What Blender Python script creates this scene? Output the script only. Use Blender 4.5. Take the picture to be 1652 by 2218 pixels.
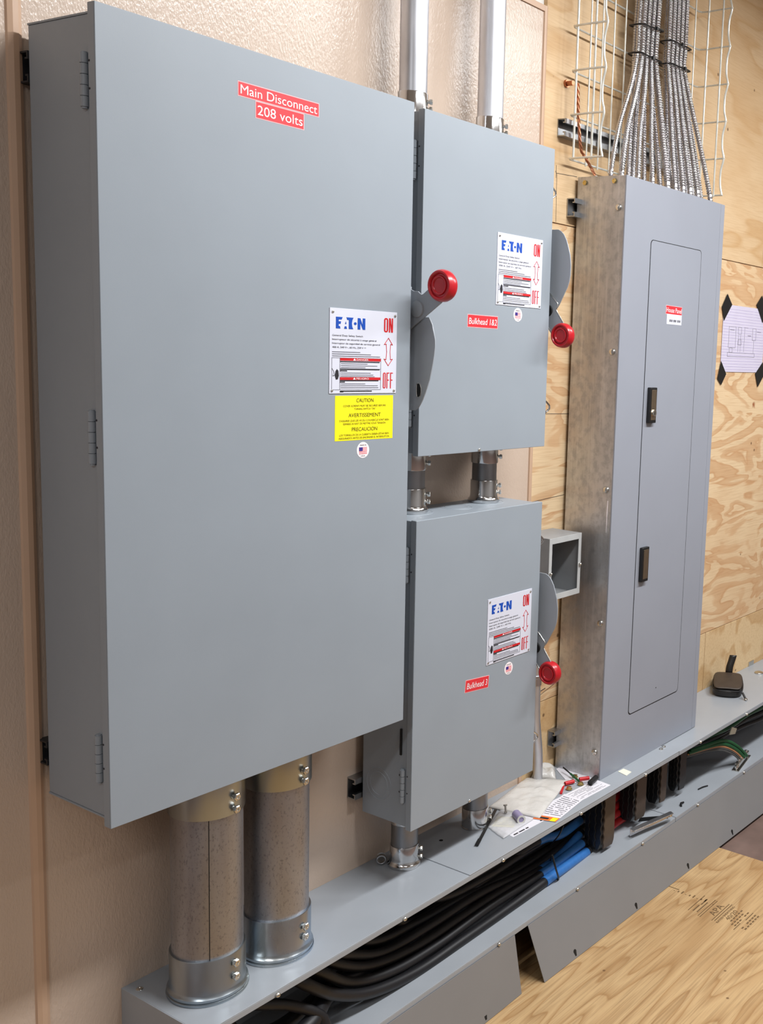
import bpy, bmesh, math, random
from mathutils import Vector, Matrix, noise
for o in list(bpy.data.objects): bpy.data.objects.remove(o)
S = bpy.context.scene
COL = S.collection
random.seed(7)
PI = math.pi

# ------------------------------------------------------------------ camera
cd = bpy.data.cameras.new('camera'); cam = bpy.data.objects.new('camera', cd); COL.objects.link(cam)
S.camera = cam
cd.sensor_fit = 'HORIZONTAL'; cd.sensor_width = 36.0
cd.lens = 49.95744
cd.shift_x = -0.36602; cd.shift_y = -0.02256
cd.clip_start = 0.02
rr = [[0.514342, -0.856091, 0.050609], [-0.089484, -0.112267, -0.989641], [0.852904, 0.504485, -0.13435]]          # rows: right, down, forward
cam.matrix_world = Matrix((
    (rr[0][0], -rr[1][0], -rr[2][0], -0.86487),
    (rr[0][1], -rr[1][1], -rr[2][1], -1.41728),
    (rr[0][2], -rr[1][2], -rr[2][2], 0.73464),
    (0, 0, 0, 1)))

# ------------------------------------------------------------------ world, lamps, exposure
S.view_settings.view_transform = 'Standard'; S.view_settings.look = 'None'
S.view_settings.gamma = 1.0; S.view_settings.use_curve_mapping = False
S.view_settings.exposure = 0.3
w = bpy.data.worlds.new('world'); S.world = w; w.use_nodes = True
w.node_tree.nodes['Background'].inputs[0].default_value = (0.85, 0.9, 1.0, 1)
w.node_tree.nodes['Background'].inputs[1].default_value = 0.1
def lamp(name, loc, rot, sx, sy, power, color=(0.97, 0.985, 1.0)):
    l = bpy.data.lights.new(name, 'AREA'); l.shape = 'RECTANGLE'; l.size = sx; l.size_y = sy
    l.energy = power; l.color = color
    o = bpy.data.objects.new(name, l); COL.objects.link(o); o.location = loc; o.rotation_euler = rot
    return o
CEIL = 1.95
lamp('ceiling_or_fill_lamp', (0.95, -1.08, CEIL-0.03), (0, 0, 0), 1.25, 0.16, 54)
lamp('ceiling_or_fill_lamp', (2.6, -1.15, CEIL-0.03), (0, 0, 0), 1.25, 0.16, 38)
lamp('ceiling_or_fill_lamp', (-2.4, -1.3, CEIL-0.03), (0, 0, 0), 1.25, 0.16, 24)  # added fill, brightens the cabinet's left side; no known fixture here
lamp('ceiling_or_fill_lamp', (-0.9, -2.2, CEIL-0.03), (0, 0, 0), 1.25, 0.16, 6)
lamp('ceiling_or_fill_lamp', (1.6, -2.9, CEIL-0.03), (0, 0, 0), 1.25, 0.16, 10)

# ------------------------------------------------------------------ materials
MATS = {}
def lin(c):
    return tuple(((v/255.0)/12.92 if v/255.0 <= 0.04045 else ((v/255.0+0.055)/1.055)**2.4) for v in c)
class NT:
    def __init__(s, name):
        m = bpy.data.materials.new(name); m.use_nodes = True; s.m = m; s.t = m.node_tree
        s.b = s.t.nodes['Principled BSDF']; MATS[name] = m
        s.co = s.t.nodes.new('ShaderNodeTexCoord').outputs['Object']
    def n(s, kind, **kw):
        nd = s.t.nodes.new('ShaderNode'+kind)
        for k, v in kw.items():
            if k in nd.inputs: nd.inputs[k].default_value = v
            else: setattr(nd, k, v)
        return nd
    def l(s, a, b): s.t.links.new(a, b)
    def mapping(s, scale, rot=(0, 0, 0), loc=(0, 0, 0)):
        mp = s.n('Mapping'); s.l(s.co, mp.inputs[0])
        mp.inputs['Scale'].default_value = scale; mp.inputs['Rotation'].default_value = rot; mp.inputs['Location'].default_value = loc
        return mp.outputs[0]
    def noise(s, vec, scale, detail=2, rough=0.5, dist=0.0):
        nd = s.n('TexNoise', Scale=scale, Detail=detail, Roughness=rough, Distortion=dist); s.l(vec, nd.inputs['Vector']); return nd.outputs['Fac']
    def ramp(s, fac, stops):
        r = s.n('ValToRGB'); el = r.color_ramp.elements
        while len(el) > 1: el.remove(el[-1])
        el[0].position = stops[0][0]; el[0].color = tuple(stops[0][1])+(1,)
        for p, c in stops[1:]:
            e = el.new(p); e.color = tuple(c)+(1,)
        s.l(fac, r.inputs[0]); return r.outputs[0]
    def math(s, op, a, b=None):
        nd = s.n('Math', operation=op)
        for i, v in enumerate((a, b)):
            if v is None: continue
            if isinstance(v, (int, float)): nd.inputs[i].default_value = v
            else: s.l(v, nd.inputs[i])
        return nd.outputs[0]
    def mix(s, fac, a, b, blend='MIX'):
        nd = s.n('Mix', data_type='RGBA', blend_type=blend)
        for sock, v in ((nd.inputs[0], fac), (nd.inputs[6], a), (nd.inputs[7], b)):
            if isinstance(v, (int, float)): sock.default_value = v
            elif isinstance(v, tuple): sock.default_value = v+(1,) if len(v) == 3 else v
            else: s.l(v, sock)
        return nd.outputs[2]
    def bump(s, h, strength, dist):
        nd = s.n('Bump', Strength=strength, Distance=dist); s.l(h, nd.inputs['Height']); s.l(nd.outputs[0], s.b.inputs['Normal'])
    def set(s, **kw):
        for k, v in kw.items():
            k = k.replace('_', ' ')
            if isinstance(v, (int, float)): s.b.inputs[k].default_value = v
            elif isinstance(v, tuple): s.b.inputs[k].default_value = v+(1,)
            else: s.l(v, s.b.inputs[k])
        return s.m
def simple(name, rgb, rough=0.5, metal=0.0, var=0.06, scale=30, bump=0.0, spec=0.5, bscale=300, **kw):
    t = NT(name); c = lin(rgb)
    f = t.noise(t.co, scale, 3)
    col = t.ramp(f, [(0.3, tuple(v*(1-var) for v in c)), (0.7, tuple(min(1, v*(1+var)) for v in c))])
    if bump: t.bump(t.noise(t.co, bscale, 2), bump, 0.001)
    t.set(Base_Color=col, Roughness=rough, Metallic=metal, **kw)
    t.b.inputs['Specular IOR Level'].default_value = spec
    return t.m
GREY = simple('grey_enamel', (143, 151, 159), 0.42, 0, 0.025, 6, 0.06, 0.5, 900)
GREY_PANEL = simple('grey_panel_enamel', (143, 147, 157), 0.42, 0, 0.02, 6, 0.06, 0.5, 900)
GREY_TROUGH = simple('grey_trough_enamel', (152, 157, 163), 0.3, 0, 0.04, 9, 0.05, 0.5, 700)
GREY_INSIDE = simple('grey_trough_inside', (152, 157, 163), 0.4, 0, 0.05, 9, 0.05, 0.5, 700)
GREY_COVER = simple('darker_cover_grey', (124, 123, 123), 0.4, 0, 0.03, 6, 0.05)  # hanging covers: a darker, less blue grey than the trough
GREY_LEVER = simple('grey_lever_enamel', (150, 156, 163), 0.4, 0.0, 0.03, 9, 0.05)
DARK = simple('black_recess', (10, 10, 11), 0.7)
BLACK_RUB = simple('black_cable_jacket', (17, 17, 21), 0.48, 0, 0.15, 60, 0.1, 0.5, 250)
BLACK_PLA = simple('black_plastic', (16, 16, 18), 0.45, 0, 0.1, 60)
CONN_BLACK = simple('black_moulded_vinyl', (24, 24, 26), 0.35, 0, 0.15, 60, 0.2, 0.5, 200)
CONN_REFLECT = simple('vinyl_floor_reflection', (66, 54, 44), 0.4, 0, 0.15, 40, 0.1)  # black vinyl with the plywood floor's reflection painted in as brown
BLUE_TAPE = simple('blue_vinyl_tape', (48, 106, 172), 0.35, 0, 0.08, 80, 0.1)
RED_TAPE = simple('red_vinyl_tape', (172, 34, 36), 0.35, 0, 0.08, 80, 0.1)
GREEN_INS = simple('green_insulation', (18, 78, 44), 0.4, 0, 0.1, 60)
ORANGE_INS = simple('tan_insulation', (170, 120, 85), 0.45, 0, 0.1, 60)
GREY_INS = simple('grey_insulation', (70, 72, 72), 0.45, 0, 0.1, 60)
RED_KNOB = simple('red_knob_plastic', (176, 24, 34), 0.3, 0, 0.05, 50, 0.05)
WHITE_PLATE = simple('white_enamel_plate', (208, 210, 222), 0.35, 0, 0.01, 30)
YELLOW = simple('yellow_sticker', (250, 236, 20), 0.5, 0, 0.01, 30)
INK_BLUE = simple('blue_print', (14, 72, 170), 0.45)
INK_RED = simple('red_print', (196, 24, 30), 0.45)
INK_BLACK = simple('black_print', (34, 32, 38), 0.5)
INK_GREY = simple('grey_print', (105, 105, 112), 0.5)
INK_LILAC = simple('lilac_rule', (170, 158, 200), 0.6)
INK_WHITE = simple('white_print', (240, 232, 234), 0.5)
INK_OLIVE = simple('olive_print', (92, 84, 14), 0.5)
INK_NAVY = simple('navy_print', (58, 44, 128), 0.5)
INK_PINK = simple('rose_print', (222, 120, 128), 0.5)
LABEL_RED = simple('red_label_tape', (214, 50, 58), 0.4, 0, 0.02, 40)
LABEL_EDGE = simple('pink_label_edge', (238, 176, 178), 0.5)
PAPER = simple('white_paper', (214, 212, 218), 0.7, 0, 0.02, 20)
PAPER_LINED = simple('lined_paper', (202, 196, 214), 0.7, 0, 0.02, 20)
PAPER_YELLOW = simple('pale_yellow_paper', (214, 206, 140), 0.7, 0, 0.03, 40)
ORANGE = simple('orange_print', (224, 112, 48), 0.5)
BLACK_TAPE = simple('black_vinyl_tape', (20, 19, 19), 0.45, 0, 0.1, 60)
NYLON = simple('black_nylon_tie', (14, 14, 15), 0.4)
BRASS = simple('brass', (206, 184, 120), 0.22, 1.0, 0.1, 200)
CHROME = simple('bright_zinc_plate', (205, 205, 205), 0.14, 1.0, 0.08, 20)
STEEL = simple('bright_steel_screw', (210, 208, 202), 0.25, 1.0, 0.1, 200)
NICKEL = simple('satin_nickel', (176, 160, 140), 0.35, 1.0, 0.05, 100)
WHITE_WIRE = simple('galvanised_tray_wire', (214, 214, 206), 0.35, 0.5, 0.08, 60)
COPPER = simple('bare_copper', (176, 116, 86), 0.35, 1.0, 0.15, 120)
MC = simple('armoured_cable_jacket', (192, 190, 192), 0.2, 1.0, 0.1, 80)
LEATHER = simple('black_leather', (26, 23, 21), 0.4, 0, 0.15, 60, 0.3, 0.5, 200)
LEATHER_TOP = simple('worn_leather', (58, 48, 40), 0.5, 0, 0.15, 40, 0.3, 0.5, 200)
WHITE_WALL = simple('white_wall_paint', (225, 224, 220), 0.6, 0, 0.02, 10)
CEILING = simple('ceiling_paint', (226, 224, 218), 0.8, 0, 0.02, 4)
FRP_TRIM = simple('beige_vinyl_trim', (196, 164, 138), 0.35, 0, 0.03, 10)
RED_VINYL = simple('red_vinyl_sleeve', (190, 30, 36), 0.35)
CREAM = simple('cream_card', (226, 224, 206), 0.6)
PURPLE = simple('purple_plastic', (140, 132, 164), 0.3)
WHITE_PLA = simple('grey_white_plastic', (198, 196, 188), 0.4)
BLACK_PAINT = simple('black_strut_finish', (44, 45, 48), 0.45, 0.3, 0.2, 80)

def make_frp():
    t = NT('pebbled_beige_panel')
    v = t.mapping((1, 1, 0.45))
    a = t.noise(v, 380, 2, 0.5)
    b = t.noise(v, 170, 1, 0.5)
    h = t.math('ADD', a, t.math('MULTIPLY', b, 0.8))
    t.bump(h, 0.55, 0.0012)
    col = t.ramp(t.noise(t.co, 5, 3), [(0.3, lin((194, 174, 157))), (0.7, lin((200, 180, 163)))])
    t.set(Base_Color=col, Roughness=0.25); return t.m
FRP = make_frp()

def make_ply(name, light, mid, dark, scale, stretch, seed, bands=9.0, contrast=1.0, rot=(0, 0, 0), knots=True, kscale=3.2, patch=False, dist=0.35):
    t = NT(name)
    v = t.mapping(stretch, rot, (seed, seed*0.7, seed*1.3))
    n1 = t.noise(v, scale, 3.0 if patch else 2.5, 0.5 if patch else 0.45, dist)
    f = t.math('FRACT', t.math('MULTIPLY', n1, bands))
    lines = t.ramp(f, [(0.0, (1.0,)*3), (0.10, (0.75,)*3), (0.42, (0.6,)*3), (0.52, (0.05,)*3), (0.9, (0.0,)*3), (1.0, (1.0,)*3)] if patch else
                   [(0.0, (0.25,)*3), (0.35, (0.0,)*3), (0.8, (0.55,)*3), (0.93, (1.0,)*3), (1.0, (0.25,)*3)])
    # fine fibres along the grain
    st = tuple(s*q for s, q in zip(stretch, (1, 1, 1)))
    vf = t.mapping(tuple((s*0.6 if s < 1 else s*4) for s in stretch), rot, (seed*2, 0, seed))
    fib = t.noise(vf, 26, 3, 0.6)
    blot = t.noise(t.mapping((1, 1, 1), (0, 0, 0), (seed, 3, seed)), 3.0, 3)
    c = t.mix(lines, lin(light), lin(mid))
    c = t.mix(t.math('MULTIPLY', t.ramp(fib, [(0.45, (0,)*3), (0.75, (1,)*3)]), 0.35*contrast), c, lin(dark))
    c = t.mix(t.math('MULTIPLY', t.ramp(blot, [(0.5, (0,)*3), (0.72, (1,)*3)]), 0.45*contrast), c, lin(mid))
    if knots:
        k = t.n('TexVoronoi', Scale=kscale, Randomness=1.0); t.l(t.mapping((1, 1, 1), (0, 0, 0), (seed*3, seed, seed)), k.inputs['Vector'])
        d = t.math('ADD', k.outputs['Distance'], t.math('MULTIPLY', t.noise(t.co, 60, 2), 0.05))
        kk = t.ramp(d, [(0.045, (1,)*3), (0.075, (0,)*3)])
        c = t.mix(kk, c, lin((150, 88, 52)))
        k2 = t.n('TexVoronoi', Scale=kscale*3.1, Randomness=1.0); t.l(t.mapping((1, 1, 1), (0, 0, 0), (seed, 9, seed)), k2.inputs['Vector'])
        c = t.mix(t.ramp(k2.outputs['Distance'], [(0.035, (0.8,)*3), (0.06, (0,)*3)]), c, lin((96, 66, 40)))
    t.bump(t.math('ADD', t.math('MULTIPLY', f, 0.3), fib), 0.25, 0.001)
    t.set(Base_Color=c, Roughness=0.55); t.b.inputs['Specular IOR Level'].default_value = 0.35
    return t.m
PLY_UP = make_ply('plywood_smooth', (212, 184, 146), (196, 160, 116), (168, 126, 82), 2.2, (0.8, 1, 2.4), 1.7, 4.0, 0.9)
PLY_LOW = make_ply('plywood_wavy', (220, 194, 156), (196, 154, 112), (164, 120, 80), 4.2, (0.6, 1, 2.0), 5.1, 6.0, 0.9, patch=True, dist=0.8)
PLY_BASE = make_ply('plywood_swirled', (214, 186, 144), (194, 158, 112), (162, 120, 76), 2.6, (1.3, 1, 1.2), 8.3, 4.0, 0.9, patch=True, dist=0.5)
PLY_FLOOR = make_ply('plywood_floor', (188, 157, 114), (158, 122, 80), (112, 84, 54), 2.0, (0.42, 2.8, 1), 3.4, 17.0, 1.5, (0, 0, 0.0), True, 4.2)
PLY_WOOD = make_ply('raw_timber', (204, 158, 100), (176, 126, 74), (120, 78, 40), 4, (0.6, 2, 2), 2.2, 8.0, 1.0, (0, 0, 0), False)
DARK_FLOOR = simple('dark_brown_floor', (112, 92, 84), 0.45, 0, 0.18, 14)

def make_galv(name, base, r0, r1, scale, tint=None, pits=True, stretch=(1, 1, 0.35)):
    t = NT(name); v = t.mapping(stretch)
    n = t.noise(v, scale, 4, 0.6); b = lin(base)
    c = t.ramp(n, [(0.3, tuple(x*0.72 for x in b)), (0.55, b), (0.75, tuple(min(1, x*1.15) for x in b))])
    if tint:
        c = t.mix(t.ramp(t.noise(t.mapping((1, 1, 0.5), (0, 0, 0), (4, 2, 7)), scale*0.45, 2), [(0.4, (0,)*3), (0.65, (0.8,)*3)]), c, lin(tint))
    rg = t.ramp(n, [(0.3, (r0,)*3), (0.7, (r1,)*3)])
    if pits:
        sp = t.noise(t.mapping((1, 1, 0.6)), 260, 3, 0.7)
        c = t.mix(t.ramp(sp, [(0.54, (0,)*3), (0.68, (0.55,)*3)]), c, tuple(x*0.35 for x in b))
        t.bump(sp, 0.2, 0.0008)
    t.set(Base_Color=c, Roughness=rg, Metallic=1.0); return t.m
GALV_PIPE = make_galv('galvanised_pipe', (178, 182, 190), 0.34, 0.5, 14, (158, 152, 150), True, (1, 1, 0.12))
EMT = make_galv('bright_conduit', (214, 216, 222), 0.36, 0.46, 10, None, False)
RIGID = make_galv('dull_conduit', (150, 150, 152), 0.35, 0.5, 12, None, False)
ZINC_Y = make_galv('yellow_chromate_zinc', (170, 180, 188), 0.26, 0.36, 9, (166, 164, 150), False)
ZINC_B = make_galv('blue_chromate_zinc', (180, 196, 214), 0.2, 0.3, 9, (188, 178, 152), False)
def make_sheet():
    t = NT('galvanised_sheet'); b = lin((204, 204, 206))
    n = t.noise(t.mapping((1, 0.8, 0.3)), 7, 4, 0.6); sp = t.noise(t.mapping((1, 1, 0.8)), 60, 4, 0.65); st = t.noise(t.mapping((1, 1, 0.03)), 160, 2, 0.6)
    c = t.ramp(n, [(0.3, tuple(x*0.66 for x in b)), (0.55, b), (0.75, tuple(min(1, x*1.12) for x in b))])
    c = t.mix(t.ramp(sp, [(0.45, (0,)*3), (0.62, (0.4,)*3)]), c, tuple(x*0.5 for x in b))
    c = t.mix(t.ramp(st, [(0.5, (0,)*3), (0.7, (0.3,)*3)]), c, tuple(min(1, x*1.2) for x in b))
    t.set(Base_Color=c, Roughness=t.ramp(sp, [(0.35, (0.34,)*3), (0.65, (0.52,)*3)]), Metallic=0.92); return t.m
GALV_SHEET = make_sheet()
STRUT = make_galv('galvanised_strut', (176, 178, 180), 0.3, 0.45, 20, None, False)

def make_bag(name, col, alpha):
    t = NT(name)
    t.bump(t.noise(t.co, 60, 4, 0.6), 0.5, 0.004)
    t.set(Base_Color=t.ramp(t.noise(t.co, 25, 3), [(0.3, lin(col)), (0.7, tuple(min(1, v*1.1) for v in lin(col)))]), Roughness=0.2, Alpha=alpha)
    return t.m
BAG = make_bag('milky_polythene', (216, 213, 208), 0.72)
BAG_CLEAR = make_bag('clear_polythene', (222, 222, 224), 0.4)

# ------------------------------------------------------------------ geometry helpers
def tag(o, label=None, cat=None, group=None, kind=None):
    if label: o['label'] = label
    if cat: o['category'] = cat
    if group: o['group'] = group
    if kind: o['kind'] = kind
    return o
def thing(name, label, cat, loc=(0, 0, 0), group=None):
    o = bpy.data.objects.new(name, None); COL.objects.link(o); o.location = loc; o.empty_display_size = 0.05
    return tag(o, label, cat, group)
def wloc(o):
    v = Vector(o.location)
    return v if o.parent is None else Vector((0, 0, 0))
ORIG = {}
def obj(name, B, mat, parent=None, bevel=0.0, smooth=True, seg=2):
    """B is a bmesh in world coordinates"""
    me = bpy.data.meshes.new(name)
    bmesh.ops.recalc_face_normals(B, faces=B.faces[:])
    B.to_mesh(me); B.free(); me.materials.append(mat)
    o = bpy.data.objects.new(name, me); COL.objects.link(o)
    if smooth:
        me.polygons.foreach_set('use_smooth', [True]*len(me.polygons))
        me.set_sharp_from_angle(angle=math.radians(35))
    off = Vector((0, 0, 0))
    if parent is not None:
        o.parent = parent
        p = parent
        while p is not None and p.type != 'EMPTY' and p.parent is not None: p = p.parent
        off = Vector(p.location) if p.type == 'EMPTY' else Vector((0, 0, 0))
        if parent.type == 'EMPTY': o.matrix_parent_inverse = Matrix.Translation(-off)
    if bevel:
        m = o.modifiers.new('bevel', 'BEVEL'); m.width = bevel; m.segments = seg; m.limit_method = 'ANGLE'; m.angle_limit = math.radians(40)
        m.harden_normals = True
    return o
def nb(): return bmesh.new()
def box(B, x0, x1, y0, y1, z0, z1):
    v = [B.verts.new((x, y, z)) for x in (x0, x1) for y in (y0, y1) for z in (z0, z1)]
    for f in ((0, 1, 3, 2), (4, 6, 7, 5), (0, 4, 5, 1), (2, 3, 7, 6), (0, 2, 6, 4), (1, 5, 7, 3)):
        B.faces.new([v[i] for i in f])
    return B
def frame_of(d):
    d = Vector(d).normalized(); a = Vector((0, 0, 1)) if abs(d.z) < 0.9 else Vector((1, 0, 0))
    u = d.cross(a).normalized(); return d, u, d.cross(u)
def lathe(B, prof, origin, axis, n=24, cap=True):
    """prof: list of (radius, distance along axis)"""
    d, u, v = frame_of(axis); o = Vector(origin); rings = []
    for r, h in prof:
        rings.append([B.verts.new(o+d*h+(u*math.cos(2*PI*i/n)+v*math.sin(2*PI*i/n))*max(r, 1e-5)) for i in range(n)])
    for a, b in zip(rings, rings[1:]):
        for i in range(n): B.faces.new((a[i], a[(i+1) % n], b[(i+1) % n], b[i]))
    if cap:
        B.faces.new(rings[0][::-1]); B.faces.new(rings[-1])
    return B
def cyl(B, p0, p1, r, n=16):
    d = Vector(p1)-Vector(p0); return lathe(B, [(r, 0), (r, d.length)], p0, d, n)
def spline(pts, step):
    P = [Vector(p) for p in pts]; P = [P[0]*2-P[1]]+P+[P[-1]*2-P[-2]]; out = []
    for i in range(1, len(P)-2):
        L = (P[i+1]-P[i]).length; k = max(1, int(L/step))
        for j in range(k):
            t = j/k; a, b, c, d = P[i-1], P[i], P[i+1], P[i+2]
            out.append(0.5*((2*b)+(c-a)*t+(2*a-5*b+4*c-d)*t*t+(3*b-a-3*c+d)*t**3))
    out.append(P[-2]); return out
def tube(B, pts, r, n=10, step=0.012, rfun=None, flat=1.0):
    P = spline(pts, step) if len(pts) > 2 else [Vector(p) for p in pts]
    rings = []; u = None; s = 0.0
    for i, p in enumerate(P):
        t = (P[min(i+1, len(P)-1)]-P[max(i-1, 0)]).normalized()
        if i: s += (p-P[i-1]).length
        if u is None: _, u, _ = frame_of(t)
        u = (u-t*u.dot(t)).normalized(); v = t.cross(u)
        q = r if rfun is None else rfun(i, s, r)
        rings.append([B.verts.new(p+(u*math.cos(2*PI*k/n)+v*math.sin(2*PI*k/n)*flat)*q) for k in range(n)])
    for a, b in zip(rings, rings[1:]):
        for k in range(n): B.faces.new((a[k], a[(k+1) % n], b[(k+1) % n], b[k]))
    B.faces.new(rings[0][::-1]); B.faces.new(rings[-1]); return B
def prism(B, poly, axis, a, b):
    """poly 2d -> extruded along axis between a and b ('x': poly=(y,z); 'y': (x,z); 'z': (x,y))"""
    def m(p, k):
        return {'x': (k, p[0], p[1]), 'y': (p[0], k, p[1]), 'z': (p[0], p[1], k)}[axis]
    lo = [B.verts.new(m(p, a)) for p in poly]; hi = [B.verts.new(m(p, b)) for p in poly]
    B.faces.new(lo[::-1]); B.faces.new(hi); n = len(poly)
    for i in range(n): B.faces.new((lo[i], lo[(i+1) % n], hi[(i+1) % n], hi[i]))
    return B
def quadslab(B, c, t):
    """four 3d corners, thickened along the normal"""
    c = [Vector(p) for p in c]; nrm = (c[1]-c[0]).cross(c[-1]-c[0]).normalized()
    a = [B.verts.new(p) for p in c]; b = [B.verts.new(p+nrm*t) for p in c]; n = len(c)
    B.faces.new(a[::-1]); B.faces.new(b)
    for i in range(n): B.faces.new((a[i], a[(i+1) % n], b[(i+1) % n], b[i]))
    return B
def hexhead(B, p, d, r=0.0058, h=0.004):
    """set screw with hexagonal head and recessed centre"""
    d = Vector(d).normalized(); p = Vector(p)
    lathe(B, [(r*0.62, 0), (r*0.62, h*0.8)], p, d, 12)
    lathe(B, [(r*1.0, h*0.8), (r*1.12, h*1.0), (r*1.12, h*2.0), (r*0.9, h*2.3), (r*0.5, h*2.3), (r*0.42, h*1.9)], p, d, 6)
    return B
def pan(B, p, d, r=0.004, h=0.0025):
    """round pan-head screw with a shallow slot"""
    lathe(B, [(r, 0), (r, h*0.35), (r*0.85, h*0.75), (r*0.5, h), (r*0.3, h*0.98), (r*0.22, h*0.6)], p, d, 14); return B

# text as real, thin lettering
TXT = {}
def text_bm(s, h, width=None, align='L', weight=0.0, shear=0.0, sp=1.0):
    cu = bpy.data.curves.new('t', 'FONT'); cu.body = s; cu.size = 1.0; cu.offset = 0.0; cu.shear = shear; cu.space_character = sp; cu.resolution_u = 4
    o = bpy.data.objects.new('t', cu); COL.objects.link(o)
    dg = bpy.context.evaluated_depsgraph_get(); dg.update()
    me = bpy.data.meshes.new_from_object(o.evaluated_get(dg))
    bpy.data.objects.remove(o); bpy.data.curves.remove(cu)
    B = nb(); B.from_mesh(me); bpy.data.meshes.remove(me)
    if not B.verts: return B
    xs = [v.co.x for v in B.verts]; x0, x1 = min(xs), max(xs)
    sc = h/0.70; sx = sc if width is None else width/(x1-x0)
    ox = {'L': x0, 'C': (x0+x1)/2, 'R': x1}[align]
    for v in B.verts: v.co = Vector(((v.co.x-ox)*sx, v.co.y*sc, 0))
    return B
def wall_text(parent, name, s, x, z, y, h, mat, width=None, align='L', weight=0.0, shear=0.0, tilt=0.0):
    B = text_bm(s, h, width, align, weight, shear)
    for v in B.verts:
        a, b = v.co.x, v.co.y
        v.co = Vector((x+a*math.cos(tilt)-b*math.sin(tilt), y, z+a*math.sin(tilt)+b*math.cos(tilt)))
    return obj(name, B, mat, parent, smooth=False)
def wall_bars(parent, name, rects, y, mat):
    B = nb()
    for (x0, x1, z0, z1) in rects: box(B, x0, x1, y, y+0.0003, z0, z1)
    return obj(name, B, mat, parent, smooth=False)
def wall_poly(B, pts, y, t=0.0003): return prism(B, pts, 'y', y, y+t)

# ------------------------------------------------------------------ main planes
WY = 0.19007; ZT = -0.3895; ZF = -0.7393; YT = -0.0257
# ------------------------------------------------------------------ the room
def struct(name, B, mat, **kw): return tag(obj(name, B, mat, None, smooth=False, **kw), kind='structure')
struct('floor', box(nb(), -4, 5.5, -4.2, WY+0.3, ZF-0.08, ZF-0.010), DARK_FLOOR)
struct('ceiling', box(nb(), -4, 5.5, -4.2, WY+0.3, CEIL, CEIL+0.05), CEILING)
struct('wall_front', box(nb(), -4, 5.5, -4.2, -4.1, ZF-0.08, CEIL), simple('far_wall_paint', (190, 190, 190), 0.7))
struct('wall_left', box(nb(), -4.1, -4, -4.2, WY+0.3, ZF-0.08, CEIL), simple('left_wall_paint', (214, 216, 220), 0.7))
struct('wall_right', box(nb(), 5.5, 5.6, -4.2, WY+0.3, ZF-0.08, CEIL), simple('right_wall_paint', (196, 190, 180), 0.7))
struct('wall_back', box(nb(), -4, 5.5, WY+0.012, WY+0.3, ZF-0.08, CEIL), WHITE_WALL)
X_TR = 0.0077
struct('wall_panel_left', box(nb(), -4, -0.013, WY, WY+0.012, ZF-0.01, CEIL), FRP)
struct('wall_panel_middle', box(nb(), -0.013, 1.2045, WY, WY+0.012, ZF-0.01, 1.512), FRP)
# trims: the joint strip at the left, the edge strip at the right and along the top
B = nb(); prism(B, [(-0.0145, WY), (-0.0125, WY-0.003), (-0.006, WY-0.0055), (0.0015, WY-0.0055), (0.0068, WY-0.003), (0.0082, WY)], 'z', ZF-0.01, CEIL)
struct('trim_1', B, FRP_TRIM)
struct('trim_2', prism(nb(), [(1.2035, WY), (1.2045, WY-0.0035), (1.210, WY-0.005), (1.2155, WY-0.0035), (1.2165, WY), (1.2165, WY+0.012), (1.2035, WY+0.012)], 'z', ZF-0.01, 1.519), FRP_TRIM)
struct('trim_3', box(nb(), 0.0082, 1.2035, WY-0.004, WY+0.012, 1.506, 1.519), FRP_TRIM)
# plywood sheets on the wall to the right
Z1 = 1.0328; Z2 = -0.1915; X1 = 2.196
struct('wall_plywood_upper', box(nb(), 1.2185, 2.4515, WY+0.001, WY+0.012, Z1+0.0012, CEIL), PLY_UP, bevel=0.0008)
struct('wall_plywood_corner', box(nb(), 2.4535, 5.5, WY+0.001, WY+0.012, Z1+0.0012, CEIL), PLY_UP, bevel=0.0008)
struct('wall_plywood_middle', box(nb(), 1.2185, 5.5, WY+0.001, WY+0.012, Z2+0.001, Z1-0.0012), PLY_LOW, bevel=0.0008)
struct('wall_plywood_lower', box(nb(), 1.2185, X1-0.0015, WY+0.001, WY+0.012, ZF-0.01, Z2-0.001), PLY_BASE, bevel=0.0008)
struct('wall_plywood_base', box(nb(), X1+0.0015, 5.5, WY+0.0005, WY+0.012, ZF-0.01, Z2-0.001), PLY_BASE, bevel=0.0008)
# pencil marks on the wall plywood
B = nb(); yy = WY+0.0006
def wline(B, x0, z0, x1, z1, w=0.0011):
    d = Vector((x1-x0, 0, z1-z0)).normalized(); n = Vector((-d.z, 0, d.x))*w/2
    wall_poly(B, [(x0-n.x, z0-n.z), (x1-n.x, z1-n.z), (x1+n.x, z1+n.z), (x0+n.x, z0+n.z)], yy)
wline(B, 1.2715, 1.156, 1.2775, 1.1505); wline(B, 1.275, 1.170, 1.2752, 1.140); wline(B, 1.2775, 1.1515, 1.362, 1.1565); wline(B, 1.2778, 1.150, 1.281, 1.036)
wline(B, 1.219, 0.5655, 1.3725, 0.562); wline(B, 1.219, 0.345, 1.36, 0.3515); wline(B, 1.262, -0.178, 1.362, -0.153); wline(B, 2.2404, -0.196, 2.252, -0.41, 0.0008)
wline(B, 1.2845, -0.162, 1.309, -0.1585, 0.002)
struct('trim_4', B, INK_BLACK)
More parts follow.
